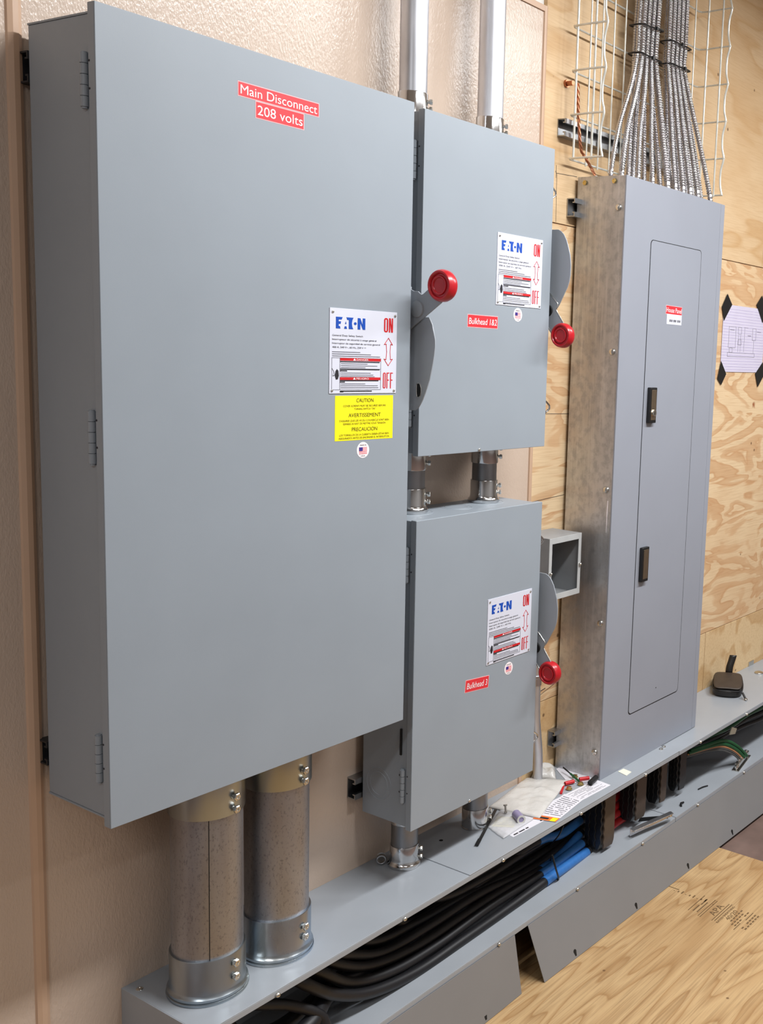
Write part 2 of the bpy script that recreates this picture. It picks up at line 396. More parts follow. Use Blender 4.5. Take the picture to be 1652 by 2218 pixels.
# floor plywood
sheet = obj('plywood_sheet', box(nb(), -0.58, 1.8555, -1.10, 0.12, ZF-0.010, ZF), PLY_FLOOR, None, bevel=0.0008)
tag(sheet, 'large knotty plywood sheet laid on the floor in front of the open trough', 'plywood sheet')
def floor_bar(B, x0, x1, y0, y1, t=0.0003):
    return box(B, x0, x1, y0, y1, ZF, ZF+t)
B = nb()
for (x0, x1, y) in ((1.485, 1.578, -0.178), (1.475, 1.575, -0.213), (1.473, 1.573, -0.220), (1.476, 1.578, -0.254), (1.479, 1.580, -0.261), (1.47, 1.508, -0.322), (1.53, 1.575, -0.327)):
    floor_bar(B, x0, x1, y-0.0011, y+0.0011)
for (x, dx, y, dy) in ((1.562, 0.003, -0.080, 0.050), (1.49, 0.035, -0.190, 0.0035), (1.53, 0.035, -0.193, 0.0035), (1.49, 0.06, -0.202, 0.003)):
    floor_bar(B, x, x+dx, y-dy/2, y+dy/2)
for i in range(9): floor_bar(B, 1.551-0.001*(i % 3), 1.553+0.005*((i*7) % 3), -0.098-0.012*i, -0.094-0.012*i)
for r, yb in ((0, -0.297), (1, -0.307), (2, -0.316), (3, -0.337), (4, -0.346)):
    for k in range(6):
        if (k*5+r*3) % 7 != 0: floor_bar(B, 1.487+0.0145*k, 1.487+0.0145*k+0.010, yb-0.002, yb+0.002)
obj('stamp_bars', B, simple('brown_ink', (98, 74, 44), 0.7), sheet, smooth=False)
def floor_text(s, x, y, h, width=None, weight=0.0):
    B = text_bm(s, h, width, 'L', weight)
    for v in B.verts: v.co = Vector((x+v.co.x, y+v.co.y, ZF+0.0004))
    return obj('stamp_lettering', B, MATS['brown_ink'], sheet, smooth=False)
floor_text('RATED SHEATHING', 1.474, -0.274, 0.007, 0.10)
floor_text('40/20', 1.503, -0.291, 0.013, 0.055, 0.01)
floor_text('APA', 1.500, -0.249, 0.020, 0.06, 0.015)
# ------------------------------------------------------------------ nameplates, stickers (parts of the switches)
def eaton(parent, x, z, h, y):
    """blue maker's lettering built from its cut shapes; x,z = lower left"""
    B = nb(); q = lambda P: wall_poly(B, [(x+a*h*1.28, z+b*h) for a, b in P], y)
    q([(0, 0), (0, 1), (0.58, 1), (0.50, 0.78), (0.24, 0.78), (0.24, 0.62), (0.45, 0.62), (0.40, 0.40), (0.24, 0.40), (0.24, 0.22), (0.34, 0.22), (0.40, 0)])
    q([(0.72, 0), (0.78, 0.22), (0.92, 0.22), (0.98, 0)]); q([(0.80, 0.42), (0.87, 0.64), (0.92, 0.42)])
    q([(0.92, 1), (1.56, 1), (1.46, 0.80), (1.41, 0.50), (1.45, 0.2), (1.54, 0), (1.14, 0), (1.14, 0.78), (1.0, 0.78)])
    q([(1.72+0.125*math.cos(2*PI*i/14), 0.5+0.125*math.sin(2*PI*i/14)) for i in range(14)])
    q([(1.94, 0), (1.94, 1), (2.18, 1), (2.40, 0.42), (2.40, 1), (2.64, 1), (2.64, 0), (2.42, 0), (2.18, 0.60), (2.18, 0)])
    return obj('maker_lettering', B, INK_BLUE, parent, smooth=False)
def arrow(parent, cx, z0, z1, wd, y):
    B = nb(); hd = (z1-z0)*0.24; sh = wd*0.27; ln = 0.0011
    P = [(0, 1, 0), (1, 0, 0)]
    out = [(cx, z1), (cx+wd/2, z1-hd), (cx+sh, z1-hd*0.93), (cx+sh*0.75, (z0+z1)/2), (cx+sh, z0+hd*0.93), (cx+wd/2, z0+hd), (cx, z0),
           (cx-wd/2, z0+hd), (cx-sh, z0+hd*0.93), (cx-sh*0.75, (z0+z1)/2), (cx-sh, z1-hd*0.93), (cx-wd/2, z1-hd)]
    n = len(out)
    for i in range(n):
        a, b = Vector((out[i][0], 0, out[i][1])), Vector((out[(i+1) % n][0], 0, out[(i+1) % n][1]))
        d = (b-a).normalized(); m = Vector((-d.z, 0, d.x))*ln/2; a = a-d*ln*0.4; b = b+d*ln*0.4
        wall_poly(B, [(a.x-m.x, a.z-m.z), (b.x-m.x, b.z-m.z), (b.x+m.x, b.z+m.z), (a.x+m.x, a.z+m.z)], y)
    return obj('double_arrow', B, INK_RED, parent, smooth=False)
def block_letters(parent, name, s, x, z, w, h, y, mat):
    """tall condensed capitals cut from strokes"""
    n = len(s); gap = w*0.09; cw = (w-gap*(n-1))/n; st = min(cw*0.33, h*0.16); B = nb(); hb = st*0.72
    for k, ch in enumerate(s):
        a = x+k*(cw+gap); b = a+cw
        if ch == 'O':
            c = cw*0.42; ci = max(0.0, c-st*0.8)
            def rr_(x0, x1, z0, z1, q):
                P = []
                for cx, cz, an in ((x1-q, z1-q, 0), (x0+q, z1-q, 90), (x0+q, z0+q, 180), (x1-q, z0+q, 270)):
                    P += [(cx+q*math.cos(math.radians(an+22.5*i)), cz+q*math.sin(math.radians(an+22.5*i))) for i in range(5)]
                return P
            o, i_ = rr_(a, b, z, z+h, c), rr_(a+st, b-st, z+hb, z+h-hb, max(ci, cw*0.05))
            for q in range(len(o)):
                e = (q+1) % len(o); wall_poly(B, [o[q], o[e], i_[e], i_[q]], y)
        elif ch == 'N':
            wall_poly(B, [(a, z), (a+st, z), (a+st, z+h), (a, z+h)], y); wall_poly(B, [(b-st, z), (b, z), (b, z+h), (b-st, z+h)], y)
            wall_poly(B, [(a+st*0.5, z+h), (a+st*1.25, z+h), (b-st*0.5, z), (b-st*1.25, z)], y-0.00005)
        elif ch == 'F':
            wall_poly(B, [(a, z), (a+st, z), (a+st, z+h), (a, z+h)], y); wall_poly(B, [(a+st, z+h-hb), (b, z+h-hb), (b, z+h), (a+st, z+h)], y)
            wall_poly(B, [(a+st, z+h*0.50), (b-st*0.25, z+h*0.50), (b-st*0.25, z+h*0.50+hb), (a+st, z+h*0.50+hb)], y)
    return obj(name, B, mat, parent, smooth=False)
def nameplate(root, x0, x1, z0, z1, yd, amps):
    """white enamel rating plate riveted on the door"""
    pl = obj('nameplate', box(nb(), x0, x1, yd-0.0012, yd+0.0002, z0, z1), WHITE_PLATE, root, bevel=0.0003)
    W, H = x1-x0, z1-z0; y = yd-0.0016
    fx = lambda u: x0+u*W
    fz = lambda v: z1-v*H
    eaton(pl, fx(0.085), fz(0.235), 0.135*H, y)
    block_letters(pl, 'on_lettering', 'ON', fx(0.795), fz(0.250), 0.140*W, 0.175*H, y, INK_RED)
    block_letters(pl, 'off_lettering', 'OFF', fx(0.790), fz(0.940), 0.155*W, 0.195*H, y, INK_RED)
    arrow(pl, fx(0.868), fz(0.66), fz(0.32), 0.13*W, y)
    for k, (s, wd) in enumerate((('General Duty Safety Switch', 0.44), ('Interrupteur de s\u00e9curit\u00e9 \u00e0 usage g\u00e9n\u00e9ral', 0.645), ('Interruptor de seguridad de servicio general', 0.70), (amps, 0.49 if len(amps) > 18 else 0.34))):
        wall_text(pl, 'rating_lettering', s, fx(0.035), fz(0.325+0.046*k), y, 0.021*H, INK_BLACK, wd*W, weight=0.015)
    bars = []
    for v, u1 in ((0.508, 0.44), (0.532, 0.60), (0.556, 0.74)): bars.append((fx(0.035), fx(u1), fz(v+0.004), fz(v-0.004)))
    for v, u1 in ((0.645, 0.55), (0.668, 0.70), (0.69, 0.52), (0.755, 0.60), (0.777, 0.64), (0.797, 0.66), (0.885, 0.52), (0.907, 0.71), (0.93, 0.72)): bars.append((fx(0.16), fx(u1), fz(v+0.0035), fz(v-0.0035)))
    wall_bars(pl, 'small_print', bars, y, INK_GREY)
    wall_bars(pl, 'warning_print', [(fx(0.15), fx(u1), fz(v+0.006), fz(v-0.006)) for v, u1 in ((0.622, 0.735), (0.712, 0.735), (0.73, 0.25), (0.846, 0.72), (0.863, 0.22), (0.972, 0.62), (0.978, 0.20))], y, INK_BLACK)
    t = 0.0006
    wall_bars(pl, 'warning_outline', [(fx(0.03), fx(0.755), fz(0.575)-t, fz(0.575)), (fx(0.03), fx(0.755), fz(0.952)-t, fz(0.952)), (fx(0.03), fx(0.03)+t, fz(0.952), fz(0.575)), (fx(0.755)-t, fx(0.755), fz(0.952), fz(0.575)),
        (fx(0.145), fx(0.145)+t, fz(0.952), fz(0.575)), (fx(0.145), fx(0.755), fz(0.702)-t, fz(0.702))], y, INK_GREY)
    wall_bars(pl, 'red_band', [(fx(0.148), fx(0.752), fz(0.61), fz(0.578))], y, INK_RED)
    wall_bars(pl, 'red_band', [(fx(0.148), fx(0.752), fz(0.838), fz(0.806))], y, INK_RED)
    for v in (0.605, 0.833): obj('warning_triangle', wall_poly(nb(), [(fx(0.335), fz(v)), (fx(0.375), fz(v)), (fx(0.355), fz(v-0.024))], y-0.0004), INK_WHITE, pl, smooth=False)
    wall_text(pl, 'danger_lettering', 'DANGER', fx(0.385), fz(0.605), y-0.0004, 0.021*H, INK_WHITE, 0.175*W, weight=0.02)
    wall_text(pl, 'peligro_lettering', 'PELIGRO', fx(0.385), fz(0.833), y-0.0004, 0.021*H, INK_WHITE, 0.185*W, weight=0.02)
    # small drawing of a gloved hand with a cord
    B = nb()
    wall_poly(B, [(fx(0.075), fz(0.79)), (fx(0.085), fz(0.735)), (fx(0.105), fz(0.71)), (fx(0.125), fz(0.73)), (fx(0.132), fz(0.79)), (fx(0.118), fz(0.83)), (fx(0.092), fz(0.835))], y)
    for (u0, v0, u1, v1) in ((0.035, 0.70, 0.06, 0.735), (0.06, 0.735, 0.072, 0.765), (0.05, 0.79, 0.075, 0.775), (0.045, 0.79, 0.055, 0.75)):
        wall_poly(B, [(fx(u0), fz(v0)), (fx(u1), fz(v1)), (fx(u1), fz(v1+0.007)), (fx(u0), fz(v0+0.007))], y)
    obj('hand_pictogram', B, INK_BLACK, pl, smooth=False)
    for u, v in ((0.04, 0.045), (0.965, 0.045), (0.035, 0.965), (0.965, 0.968)):
        obj('rivet', pan(nb(), (fx(u), yd-0.0012, fz(v)), (0, -1, 0), 0.0026, 0.0016), STEEL, pl)
    return pl
def flag_sticker(root, cx, cz, yd, r=0.0140):
    B = nb(); wall_poly(B, [(cx+r*1.02*math.cos(2*PI*i/36), cz+r*math.sin(2*PI*i/36)) for i in range(36)], yd-0.0003, 0.0003)
    st = obj('flag_sticker', B, INK_WHITE, root, smooth=False); y = yd-0.0006
    x0, x1, z0, z1 = cx-r*0.66, cx+r*0.66, cz-r*0.5, cz+r*0.36
    hgt = (z1-z0)/13
    wall_bars(st, 'flag_stripes', [(x0, x1, z0+hgt*k, z0+hgt*(k+1)) for k in range(0, 13, 2)], y, INK_PINK)
    wall_bars(st, 'flag_canton', [(x0, x0+(x1-x0)*0.44, z1-hgt*7, z1)], y-0.0003, INK_NAVY)
    wall_text(st, 'made_in_lettering', 'MADE IN', cx, cz+r*0.52, y, r*0.20, INK_BLACK, r*1.0, 'C')
    wall_text(st, 'usa_lettering', 'U.S.A.', cx, cz-r*0.82, y, r*0.20, INK_BLACK, r*0.7, 'C')
    return st
def label_tape(root, x0, x1, z0, z1, yd, s, th, tw, weight=0.004, tilt=0.0, shear=0.0, edge=0.0012):
    cx, cz = (x0+x1)/2, (z0+z1)/2
    def rp(a, b): return (cx+a*math.cos(tilt)-b*math.sin(tilt), cz+a*math.sin(tilt)+b*math.cos(tilt))
    hw, hh = (x1-x0)/2, (z1-z0)/2
    B = nb(); wall_poly(B, [rp(-hw, -hh), rp(hw, -hh), rp(hw, hh), rp(-hw, hh)], yd-0.0002, 0.0002)
    o = obj('label_tape', B, LABEL_EDGE, root, smooth=False)
    B = nb(); hw -= edge; hh -= edge; wall_poly(B, [rp(-hw, -hh), rp(hw, -hh), rp(hw, hh), rp(-hw, hh)], yd-0.0004, 0.0002)
    obj('red_ground', B, LABEL_RED, o, smooth=False)
    lx, lz = rp(-tw/2, -th/2)
    wall_text(o, 'lettering', s, lx, lz, yd-0.0007, th, INK_WHITE, tw, 'L', weight, shear, tilt)
    return o
def hinge(root, x, y, z0, z1, n=5):
    """knuckled barrel hinge on the left side of a cabinet; the leaves carry two rivets each"""
    B = nb(); g = 0.0009; L = (z1-z0)/n
    for k in range(n): cyl(B, (x, y, z0+L*k+g/2), (x, y, z0+L*(k+1)-g/2), 0.0056, 14)
    h = obj('hinge', B, GREY, root)
    obj('hinge_pin', cyl(nb(), (x, y, z0-0.002), (x, y, z1+0.001), 0.0040, 10), GREY, h)
    for zz in (z0+L*1.35, z1-L*1.1):
        obj('rivet', pan(nb(), (x+0.0030, y+0.0110, zz), (-1, 0, 0), 0.0021, 0.001), INK_BLACK, h)
        obj('rivet', pan(nb(), (x-0.0010, y-0.0135, zz+0.004), (-1, 0, 0), 0.0016, 0.0008), INK_BLACK, h)
    return h
def rounded_face(B, x0, x1, z0, z1, yf, yb, r=0.0):
    box(B, x0, x1, yf, yb, z0, z1); return B
def door_mesh(x0, x1, z0, z1, yf, depth, t=0.0018):
    """sheet-metal cover: front sheet with four returned flanges"""
    B = nb(); box(B, x0, x1, yf, yf+t, z0, z1)
    box(B, x0, x0+t, yf+t, yf+depth, z0, z1); box(B, x1-t, x1, yf+t, yf+depth, z0, z1)
    box(B, x0+t, x1-t, yf+t, yf+depth, z1-t, z1); box(B, x0+t, x1-t, yf+t, yf+depth, z0, z0+t)
    return B
def knockout(root, c, axis, r):
    """concentric pressed knockout rings"""
    B = nb()
    for q in (r, r*0.72): lathe(B, [(q-0.0008, 0.0), (q-0.0004, 0.0006), (q+0.0004, 0.0006), (q+0.0008, 0.0)], c, axis, 32, False)
    return obj('knockout', B, GREY, root)
def latch_loop(root, x, y, z, s=1.0):
    """bright padlock hasp loop sticking out of the door edge"""
    B = nb(); tube(B, [(x-0.002, y, z+0.015*s), (x+0.005, y, z+0.012*s), (x+0.015, y-0.002, z+0.003*s), (x+0.016, y-0.002, z-0.003*s), (x+0.006, y, z-0.011*s), (x-0.002, y, z-0.015*s)], 0.0021, 8, 0.004)
    return obj('hasp_loop', B, CHROME, root)
def knob(root, x, y, z, r, dx):
    """round red plastic knob, axis along x, with two raised rings"""
    k = r
    prof = [(0.0, 0.0035), (k*0.44, 0.0035), (k*0.46, 0.0022), (k*0.50, 0.0012), (k*0.58, 0.0012), (k*0.62, 0.0040), (k*0.70, 0.0046), (k*0.74, 0.0022), (k*0.80, 0.0006), (k*0.90, 0.001), (k*0.97, 0.005), (k, 0.010), (k*0.99, 0.017), (k*0.93, 0.0215), (k*0.82, 0.023), (0.0, 0.023)]
    return obj('knob', lathe(nb(), prof, (x, y, z), (dx, 0, 0), 40), RED_KNOB, root)

# ------------------------------------------------------------------ main disconnect switch
XM = 0.59328; HM = 1.155; DM = 0.16566
t = thing('disconnect_switch', 'tallest grey switch cabinet, red Main Disconnect 208 volts label, two thick pipes below', 'electrical switch', (XM/2, DM, 0))
B = nb(); box(B, 0.004, XM-0.004, 0.014, DM, 0.013, HM-0.013)
body = obj('cabinet_body', B, GREY, t, bevel=0.0012)
obj('end_plate', box(nb(), 0.003, XM-0.003, 0.015, DM, 0.0105, 0.0130), GREY, t)
obj('end_plate', box(nb(), 0.003, XM-0.003, 0.015, DM, HM-0.0130, HM-0.0105), GREY, t)
obj('door', door_mesh(0, XM, 0, HM, 0, 0.0165), GREY, t, bevel=0.0014)
for z0, z1 in ((1.0213, 1.092), (0.5365, 0.6116), (0.0664, 0.1379)): hinge(t, 0.0010, 0.0275, z0, z1)
nameplate(t, 0.4013, 0.5577, 0.6340, 0.7794, 0.0, '400 A, 240 V~, 60 Hz, 250 V \u2393')
flag_sticker(t, 0.4805, 0.533, 0.0, 0.0143)
y = -0.0004
yl = obj('caution_label', box(nb(), 0.4152, 0.5517, -0.0003, 0.0, 0.5515, 0.6300), YELLOW, t, smooth=False)
for s, zc, h, wd in (('CAUTION', 0.6185, 0.0068, 0.040), ('COVER SCREWS MUST BE SECURED BEFORE', 0.6105, 0.0034, 0.100), ('TURNING SWITCH "ON"', 0.6050, 0.0034, 0.050), ('AVERTISSEMENT', 0.5925, 0.0068, 0.076),
        ("S'ASSURER QUE LES VIS DU COUVERCLE SONT BIEN", 0.5845, 0.0034, 0.117), ('SERREES AVANT DE METTRE SOUS TENSION', 0.5790, 0.0034, 0.100), ('PRECAUCION', 0.5675, 0.0068, 0.060),
        ('LOS TORNILLOS DE LA CUBIERTA DEBEN ESTAR BIEN', 0.5595, 0.0034, 0.117), ('ASEGURADOS ANTES DE ENCENDER EL INTERRUPTOR', 0.5540, 0.0034, 0.120)):
    wall_text(yl, 'lettering', s, 0.4835, zc, -0.0007, h, INK_OLIVE, wd, 'C')
label_tape(t, 0.2212, 0.3763, 1.0835, 1.1055, 0.0, 'Main Disconnect', 0.0135, 0.146)
label_tape(t, 0.2528, 0.3460, 1.0575, 1.0830, 0.0, '208 volts', 0.0145, 0.086)
# operating handle on the right side, lifted to ON
XL = XM+0.0165
B = nb()
prism(B, [(0.030, 0.83), (0.010, 0.822), (-0.001, 0.8215), (-0.009, 0.8155), (-0.013, 0.8165), (-0.031, 0.829), (-0.052, 0.845), (-0.074, 0.822), (-0.0585, 0.8015), (-0.028, 0.781), (0.007, 0.7585), (0.030, 0.742)], 'x', XL, XL+0.003)
lv = obj('handle_lever', B, GREY_LEVER, t, bevel=0.0008)
obj('lever_boss', lathe(nb(), [(0.016, 0), (0.015, 0.0035), (0.011, 0.0045), (0.0, 0.0045)], (XL, -0.001, 0.789), (-1, 0, 0), 24), GREY_LEVER, lv)
knob(lv, XL+0.001-0.012, -0.0605, 0.8325, 0.0295, 1)
B = nb(); outer = [(0.030, 0.775), (-0.024, 0.775), (-0.032, 0.762), (-0.0400, 0.735), (-0.0405, 0.722), (-0.0385, 0.705), (-0.0345, 0.685), (-0.0285, 0.660), (-0.020, 0.638), (-0.012, 0.621), (-0.002, 0.606), (0.008, 0.600), (0.030, 0.600)]
hole = [(0.0025, 0.651), (-0.0035, 0.652), (-0.0078, 0.645), (-0.0082, 0.635), (-0.0055, 0.6265), (0.0, 0.6255), (0.0028, 0.631)]
prism(B, outer, 'x', XL+0.006, XL+0.0085)
gp = obj('guard_plate', B, GREY_LEVER, t, bevel=0.0006)
obj('guard_slot', prism(nb(), hole, 'x', XL+0.0054, XL+0.0058), DARK, gp, smooth=False)
obj('guard_slot_rim', tube(nb(), [(XL+0.0056, a, b) for a, b in hole+hole[:2]], 0.0008, 6, 0.003), STEEL, gp)
obj('handle_bracket', box(nb(), XM-0.004, XL+0.006, 0.020, 0.045, 0.60, 0.83), GREY_LEVER, t, bevel=0.001)

# ------------------------------------------------------------------ the two smaller switches
X2 = 0.64386; W2 = 0.4012; Y2 = 0.02319
def small_switch(zb, zt, label, tape, tape_xz, flag, plate_z):
    t = thing('disconnect_switch', label, 'electrical switch', (X2+W2/2, DM, zb))
    x1 = X2+W2
    obj('cabinet_body', box(nb(), X2+0.004, x1-0.004, Y2+0.012, DM-0.001, zb+0.004, zt-0.0025), GREY, t, bevel=0.0012)
    obj('door', door_mesh(X2, x1, zb, zt, Y2, 0.0150), GREY, t, bevel=0.0014)
    for z0, z1 in ((zb+0.056, zb+0.126), (zt-0.126, zt-0.056)): hinge(t, X2+0.0010, Y2+0.0255, z0, z1)
    knockout(t, (X2+0.0038, 0.118, zb+0.078), (-1, 0, 0), 0.034)
    obj('side_tab', box(nb(), X2+0.0005, X2+0.0038, 0.054, 0.058, zb+0.155, zb+0.21), DARK, t)
    knockout(t, (X2+0.205, 0.105, zt-0.0027), (0, 0, 1), 0.034)
    knockout(t, (X2+0.313, 0.122, zt-0.0027), (0, 0, 1), 0.045); knockout(t, (X2+0.085, 0.122, zt-0.0027), (0, 0, 1), 0.045)
    nameplate(t, 0.8608+(0.0035 if zb < 0 else 0), 1.0122+(0.004 if zb < 0 else 0), plate_z, plate_z+0.1465, Y2, '200 A, 240 V~, 60 Hz')
    flag_sticker(t, flag[0], flag[1], Y2, 0.0142)
    label_tape(t, *tape_xz, Y2, *tape)
    latch_loop(t, x1+0.0005, Y2+0.008, zt-0.0915); latch_loop(t, x1+0.0005, Y2+0.004, zt-0.560)
    obj('door_screw', pan(nb(), (X2+0.178, Y2-0.0004, zb+0.004), (0, -1, 0), 0.0035, 0.002), STEEL, t)
    # handle thrown down to OFF: fin above, lever and knob below
    xl = x1+0.0125; o = zt-1.1571
    fin = [(0.060, 0.9885), (0.036, 0.9887), (0.0185, 0.9885), (0.010, 0.9845), (0.003, 0.9780), (-0.005, 0.9650), (-0.0105, 0.9500), (-0.0160, 0.9330), (-0.0188, 0.9120), (-0.0186, 0.8900), (-0.0165, 0.8770), (-0.0120, 0.8635), (-0.003, 0.8470), (0.0085, 0.8250), (0.018, 0.812), (0.060, 0.812)]
    obj('guard_plate', prism(nb(), [(a, b+o) for a, b in fin], 'x', xl+0.0035, xl+0.006), GREY_LEVER, t, bevel=0.0007)
    lev = [(0.060, 0.860), (0.040, 0.853), (0.0325, 0.8490), (0.018, 0.8355), (0.0105, 0.8275), (0.0100, 0.8215), (0.0132, 0.8130), (0.004, 0.8005), (-0.0075, 0.7860), (-0.020, 0.765), (-0.004, 0.745), (0.0235, 0.7617), (0.036, 0.7765), (0.060, 0.80)]
    lv = obj('handle_lever', prism(nb(), [(a, b+o) for a, b in lev], 'x', xl-0.0005, xl+0.0022), GREY_LEVER, t, bevel=0.0007)
    # bright rolled edges of the lever
    e = [(0.0345, 0.8500), (0.0325, 0.8490), (0.0245, 0.842), (0.018, 0.8355), (0.0105, 0.8275), (0.0100, 0.8215), (0.0132, 0.8130), (0.004, 0.8005), (-0.006, 0.7875)]
    obj('lever_edge', tube(nb(), [(xl, a, b+o) for a, b in e], 0.0013, 8, 0.004), STEEL, lv)
    obj('lever_edge', tube(nb(), [(xl, a, b+o) for a, b in ((0.037, 0.7785), (0.0345, 0.7750), (0.0275, 0.7660), (0.0215, 0.7600))], 0.0018, 8, 0.004), STEEL, lv)
    obj('lever_boss', lathe(nb(), [(0.013, 0), (0.012, 0.003), (0.0, 0.0035)], (xl-0.0005, 0.036, 0.8115+o), (-1, 0, 0), 20), DARK, lv)
    knob(lv, xl-0.010, -0.0055, 0.7578+o, 0.0275, 1)
    obj('handle_bracket', box(nb(), x1-0.004, xl+0.004, 0.040, 0.070, 0.745+o, 0.985+o), GREY_LEVER, t, bevel=0.001)
    return t
small_switch(0.509, 1.1571, 'upper of the two narrow grey switches, Bulkhead 1&2 label, knob down', ('Bulkhead 1&2', 0.0125, 0.086, 0.002, 0.0, 0.1), (0.7758, 0.8697, 0.7628, 0.7888), (0.9348, 0.7955), 0.8130)
small_switch(-0.2566, 0.3826, 'lower of the two narrow grey switches, Bulkhead 3 label, standing over the trough', ('Bulkhead 3', 0.0130, 0.066, 0.002, -0.085, 0.1), (0.7980, 0.8750, -0.0075, 0.0200), (0.9423, 0.0163), 0.0402)

# ------------------------------------------------------------------ house panel
X4 = 1.35225; Y4 = 0.03518; ZP = 1.154; ZB = ZT+0.0018
t = thing('breaker_panel', 'tall grey breaker panel with galvanised side and House Panel label standing on the trough', 'breaker panel', (1.61, 0.11, ZB))
obj('back_box', box(nb(), X4+0.001, 1.8650, Y4+0.004, 0.1815, ZB, ZP), GALV_SHEET, t, bevel=0.001)
obj('front_cover', box(nb(), X4, 1.8425, Y4, Y4+0.0040, ZB, ZP), GREY_PANEL, t, bevel=0.0006)
obj('side_filler', box(nb(), 1.8445, 1.8672, Y4+0.0006, Y4+0.0042, ZB, ZP), GREY_PANEL, t, bevel=0.0006)
def rrect(x0, x1, z0, z1, r, n=5):
    P = []
    for cx, cz, a in ((x1-r, z1-r, 0), (x0+r, z1-r, 90), (x0+r, z0+r, 180), (x1-r, z0+r, 270)):
        P += [(cx+r*math.cos(math.radians(a+90*i/n)), cz+r*math.sin(math.radians(a+90*i/n))) for i in range(n+1)]
    return P
DX0, DX1, DZ0, DZ1 = 1.4762, 1.7445, -0.2450, 1.0150
obj('door_gap', prism(nb(), rrect(DX0, DX1, DZ0, DZ1, 0.012), 'y', Y4-0.0004, Y4), DARK, t, smooth=False)
dr = obj('door', prism(nb(), rrect(DX0+0.0016, DX1-0.0034, DZ0+0.0030, DZ1-0.0020, 0.011), 'y', Y4-0.0016, Y4-0.0004), GREY_PANEL, t, bevel=0.0004)
for z0, z1, lock in ((0.5465, 0.6395, True), (0.1215, 0.2150, False)):
    lt = obj('latch', prism(nb(), rrect(1.4925, 1.5262, z0, z1, 0.002), 'y', Y4-0.0120, Y4-0.0016), BLACK_PLA, dr, bevel=0.0025)
    # satin insert in the latch frame
    ins = obj('latch_insert', prism(nb(), rrect(1.4985, 1.5215, z0+0.008, z1-0.006, 0.001), 'y', Y4-0.0130, Y4-0.0115), NICKEL, lt, bevel=0.0004)
    if lock:
        obj('lock_cylinder', lathe(nb(), [(0.0095, 0), (0.0095, 0.0035), (0.0075, 0.0042), (0.006, 0.0036), (0.0, 0.0036)], (1.5105, Y4-0.013, z0+0.026), (0, -1, 0), 24), STEEL, lt)
        obj('keyhole', box(nb(), 1.5098, 1.5112, Y4-0.0172, Y4-0.0165, z0+0.0225, z0+0.0295), DARK, lt)
obj('door_dimple', lathe(nb(), [(0.002, 0), (0.0016, 0.0005), (0, 0.0005)], (1.6153, Y4-0.0016, -0.2014), (0, -1, 0), 10), DARK, dr)
lb = obj('white_label', box(nb(), 1.5720, 1.6505, Y4-0.0020, Y4-0.0016, 0.8062, 0.8330), WHITE_PLATE, dr, smooth=False)
yq = Y4-0.0023
wall_bars(dr, 'label_print', [(1.586+0.009*k, 1.586+0.009*k+(0.007 if k != 4 else 0.003), 0.8132, 0.8190) for k in (0, 1, 2.3, 3.2, 4.6, 5.6)], yq, INK_GREY)
label_tape(dr, 1.5655, 1.6500, 0.8322, 0.8553, Y4-0.0016, 'House Panel', 0.0125, 0.079, 0.0, -0.012)
for z in (1.0775, 0.7269, 0.3797, 0.0323, -0.315):
    obj('screw', lathe(nb(), [(0.0085, 0), (0.0085, 0.001), (0.007, 0.004), (0.004, 0.0055), (0.0, 0.006)], (X4+0.001, 0.0557, z), (-1, 0, 0), 20), STEEL, t)
for (y, z) in ((0.1581, 1.1392), (0.0702, 1.1405)):
    obj('brass_screw', hexhead(nb(), (X4+0.001, y, z), (-1, 0, 0), 0.0058, 0.002), BRASS, t)
obj('side_scratch', prism(nb(), [(0.0490, 0.352), (0.0500, 0.352), (0.0515, 0.32), (0.0505, 0.27), (0.0495, 0.32)], 'x', X4+0.0004, X4+0.001), INK_WHITE, t, smooth=False)

# ------------------------------------------------------------------ wireway trough
ZL = -0.5875
def wireway(label, x0, x1, endcap, screws_t, screws_b):
    t = thing('wireway', label, 'wireway', ((x0+x1)/2, WY, ZL-0.002))
    B = nb()
    box(B, x0, x1, YT, WY, ZT-0.0018, ZT); box(B, x0, x1, YT, YT+0.0018, ZT-0.0125, ZT-0.0018)
    box(B, x0, x1, YT+0.0018, YT+0.012, ZT-0.0125, ZT-0.011)
    obj('top_cover', B, GREY_TROUGH, t, bevel=0.0008)
    obj('back_panel', box(nb(), x0, x1, WY-0.0022, WY-0.0004, ZL, ZT-0.0018), GREY_INSIDE, t)
    B = nb(); box(B, x0, x1, YT, WY, ZL-0.0018, ZL); box(B, x0, x1, YT, YT+0.0018, ZL-0.0135, ZL-0.0018)
    obj('bottom_panel', B, GREY_TROUGH, t, bevel=0.0006)
    if endcap: obj('end_plate', box(nb(), x0-0.0018, x0, YT, WY, ZL-0.0135, ZT), GREY_TROUGH, t, bevel=0.0005)
    for x in screws_t: obj('cover_screw', pan(nb(), (x, YT, ZT-0.0085), (0, -1, 0), 0.0048, 0.0055), STEEL, t)
    for x in screws_b: obj('cover_screw', pan(nb(), (x, YT, ZL-0.0075), (0, -1, 0), 0.0048, 0.0055), STEEL, t)
    return t
XS = 1.6640
t = wireway('near half of the long open grey trough, holding black and blue-taped cables', 0.1303, XS, True, (0.2757, 0.5797, 0.8816, 1.1796, 1.4806), (0.47, 0.8768, 1.1781, 1.4826))
obj('top_plate', box(nb(), 0.7725, XS, YT-0.0006, WY, ZT, ZT+0.0018), GREY_TROUGH, t, bevel=0.0004)
obj('lid_screw', pan(nb(), (0.1385+0.006, 0.163, ZT), (0, 0, 1), 0.006, 0.002), STEEL, t)
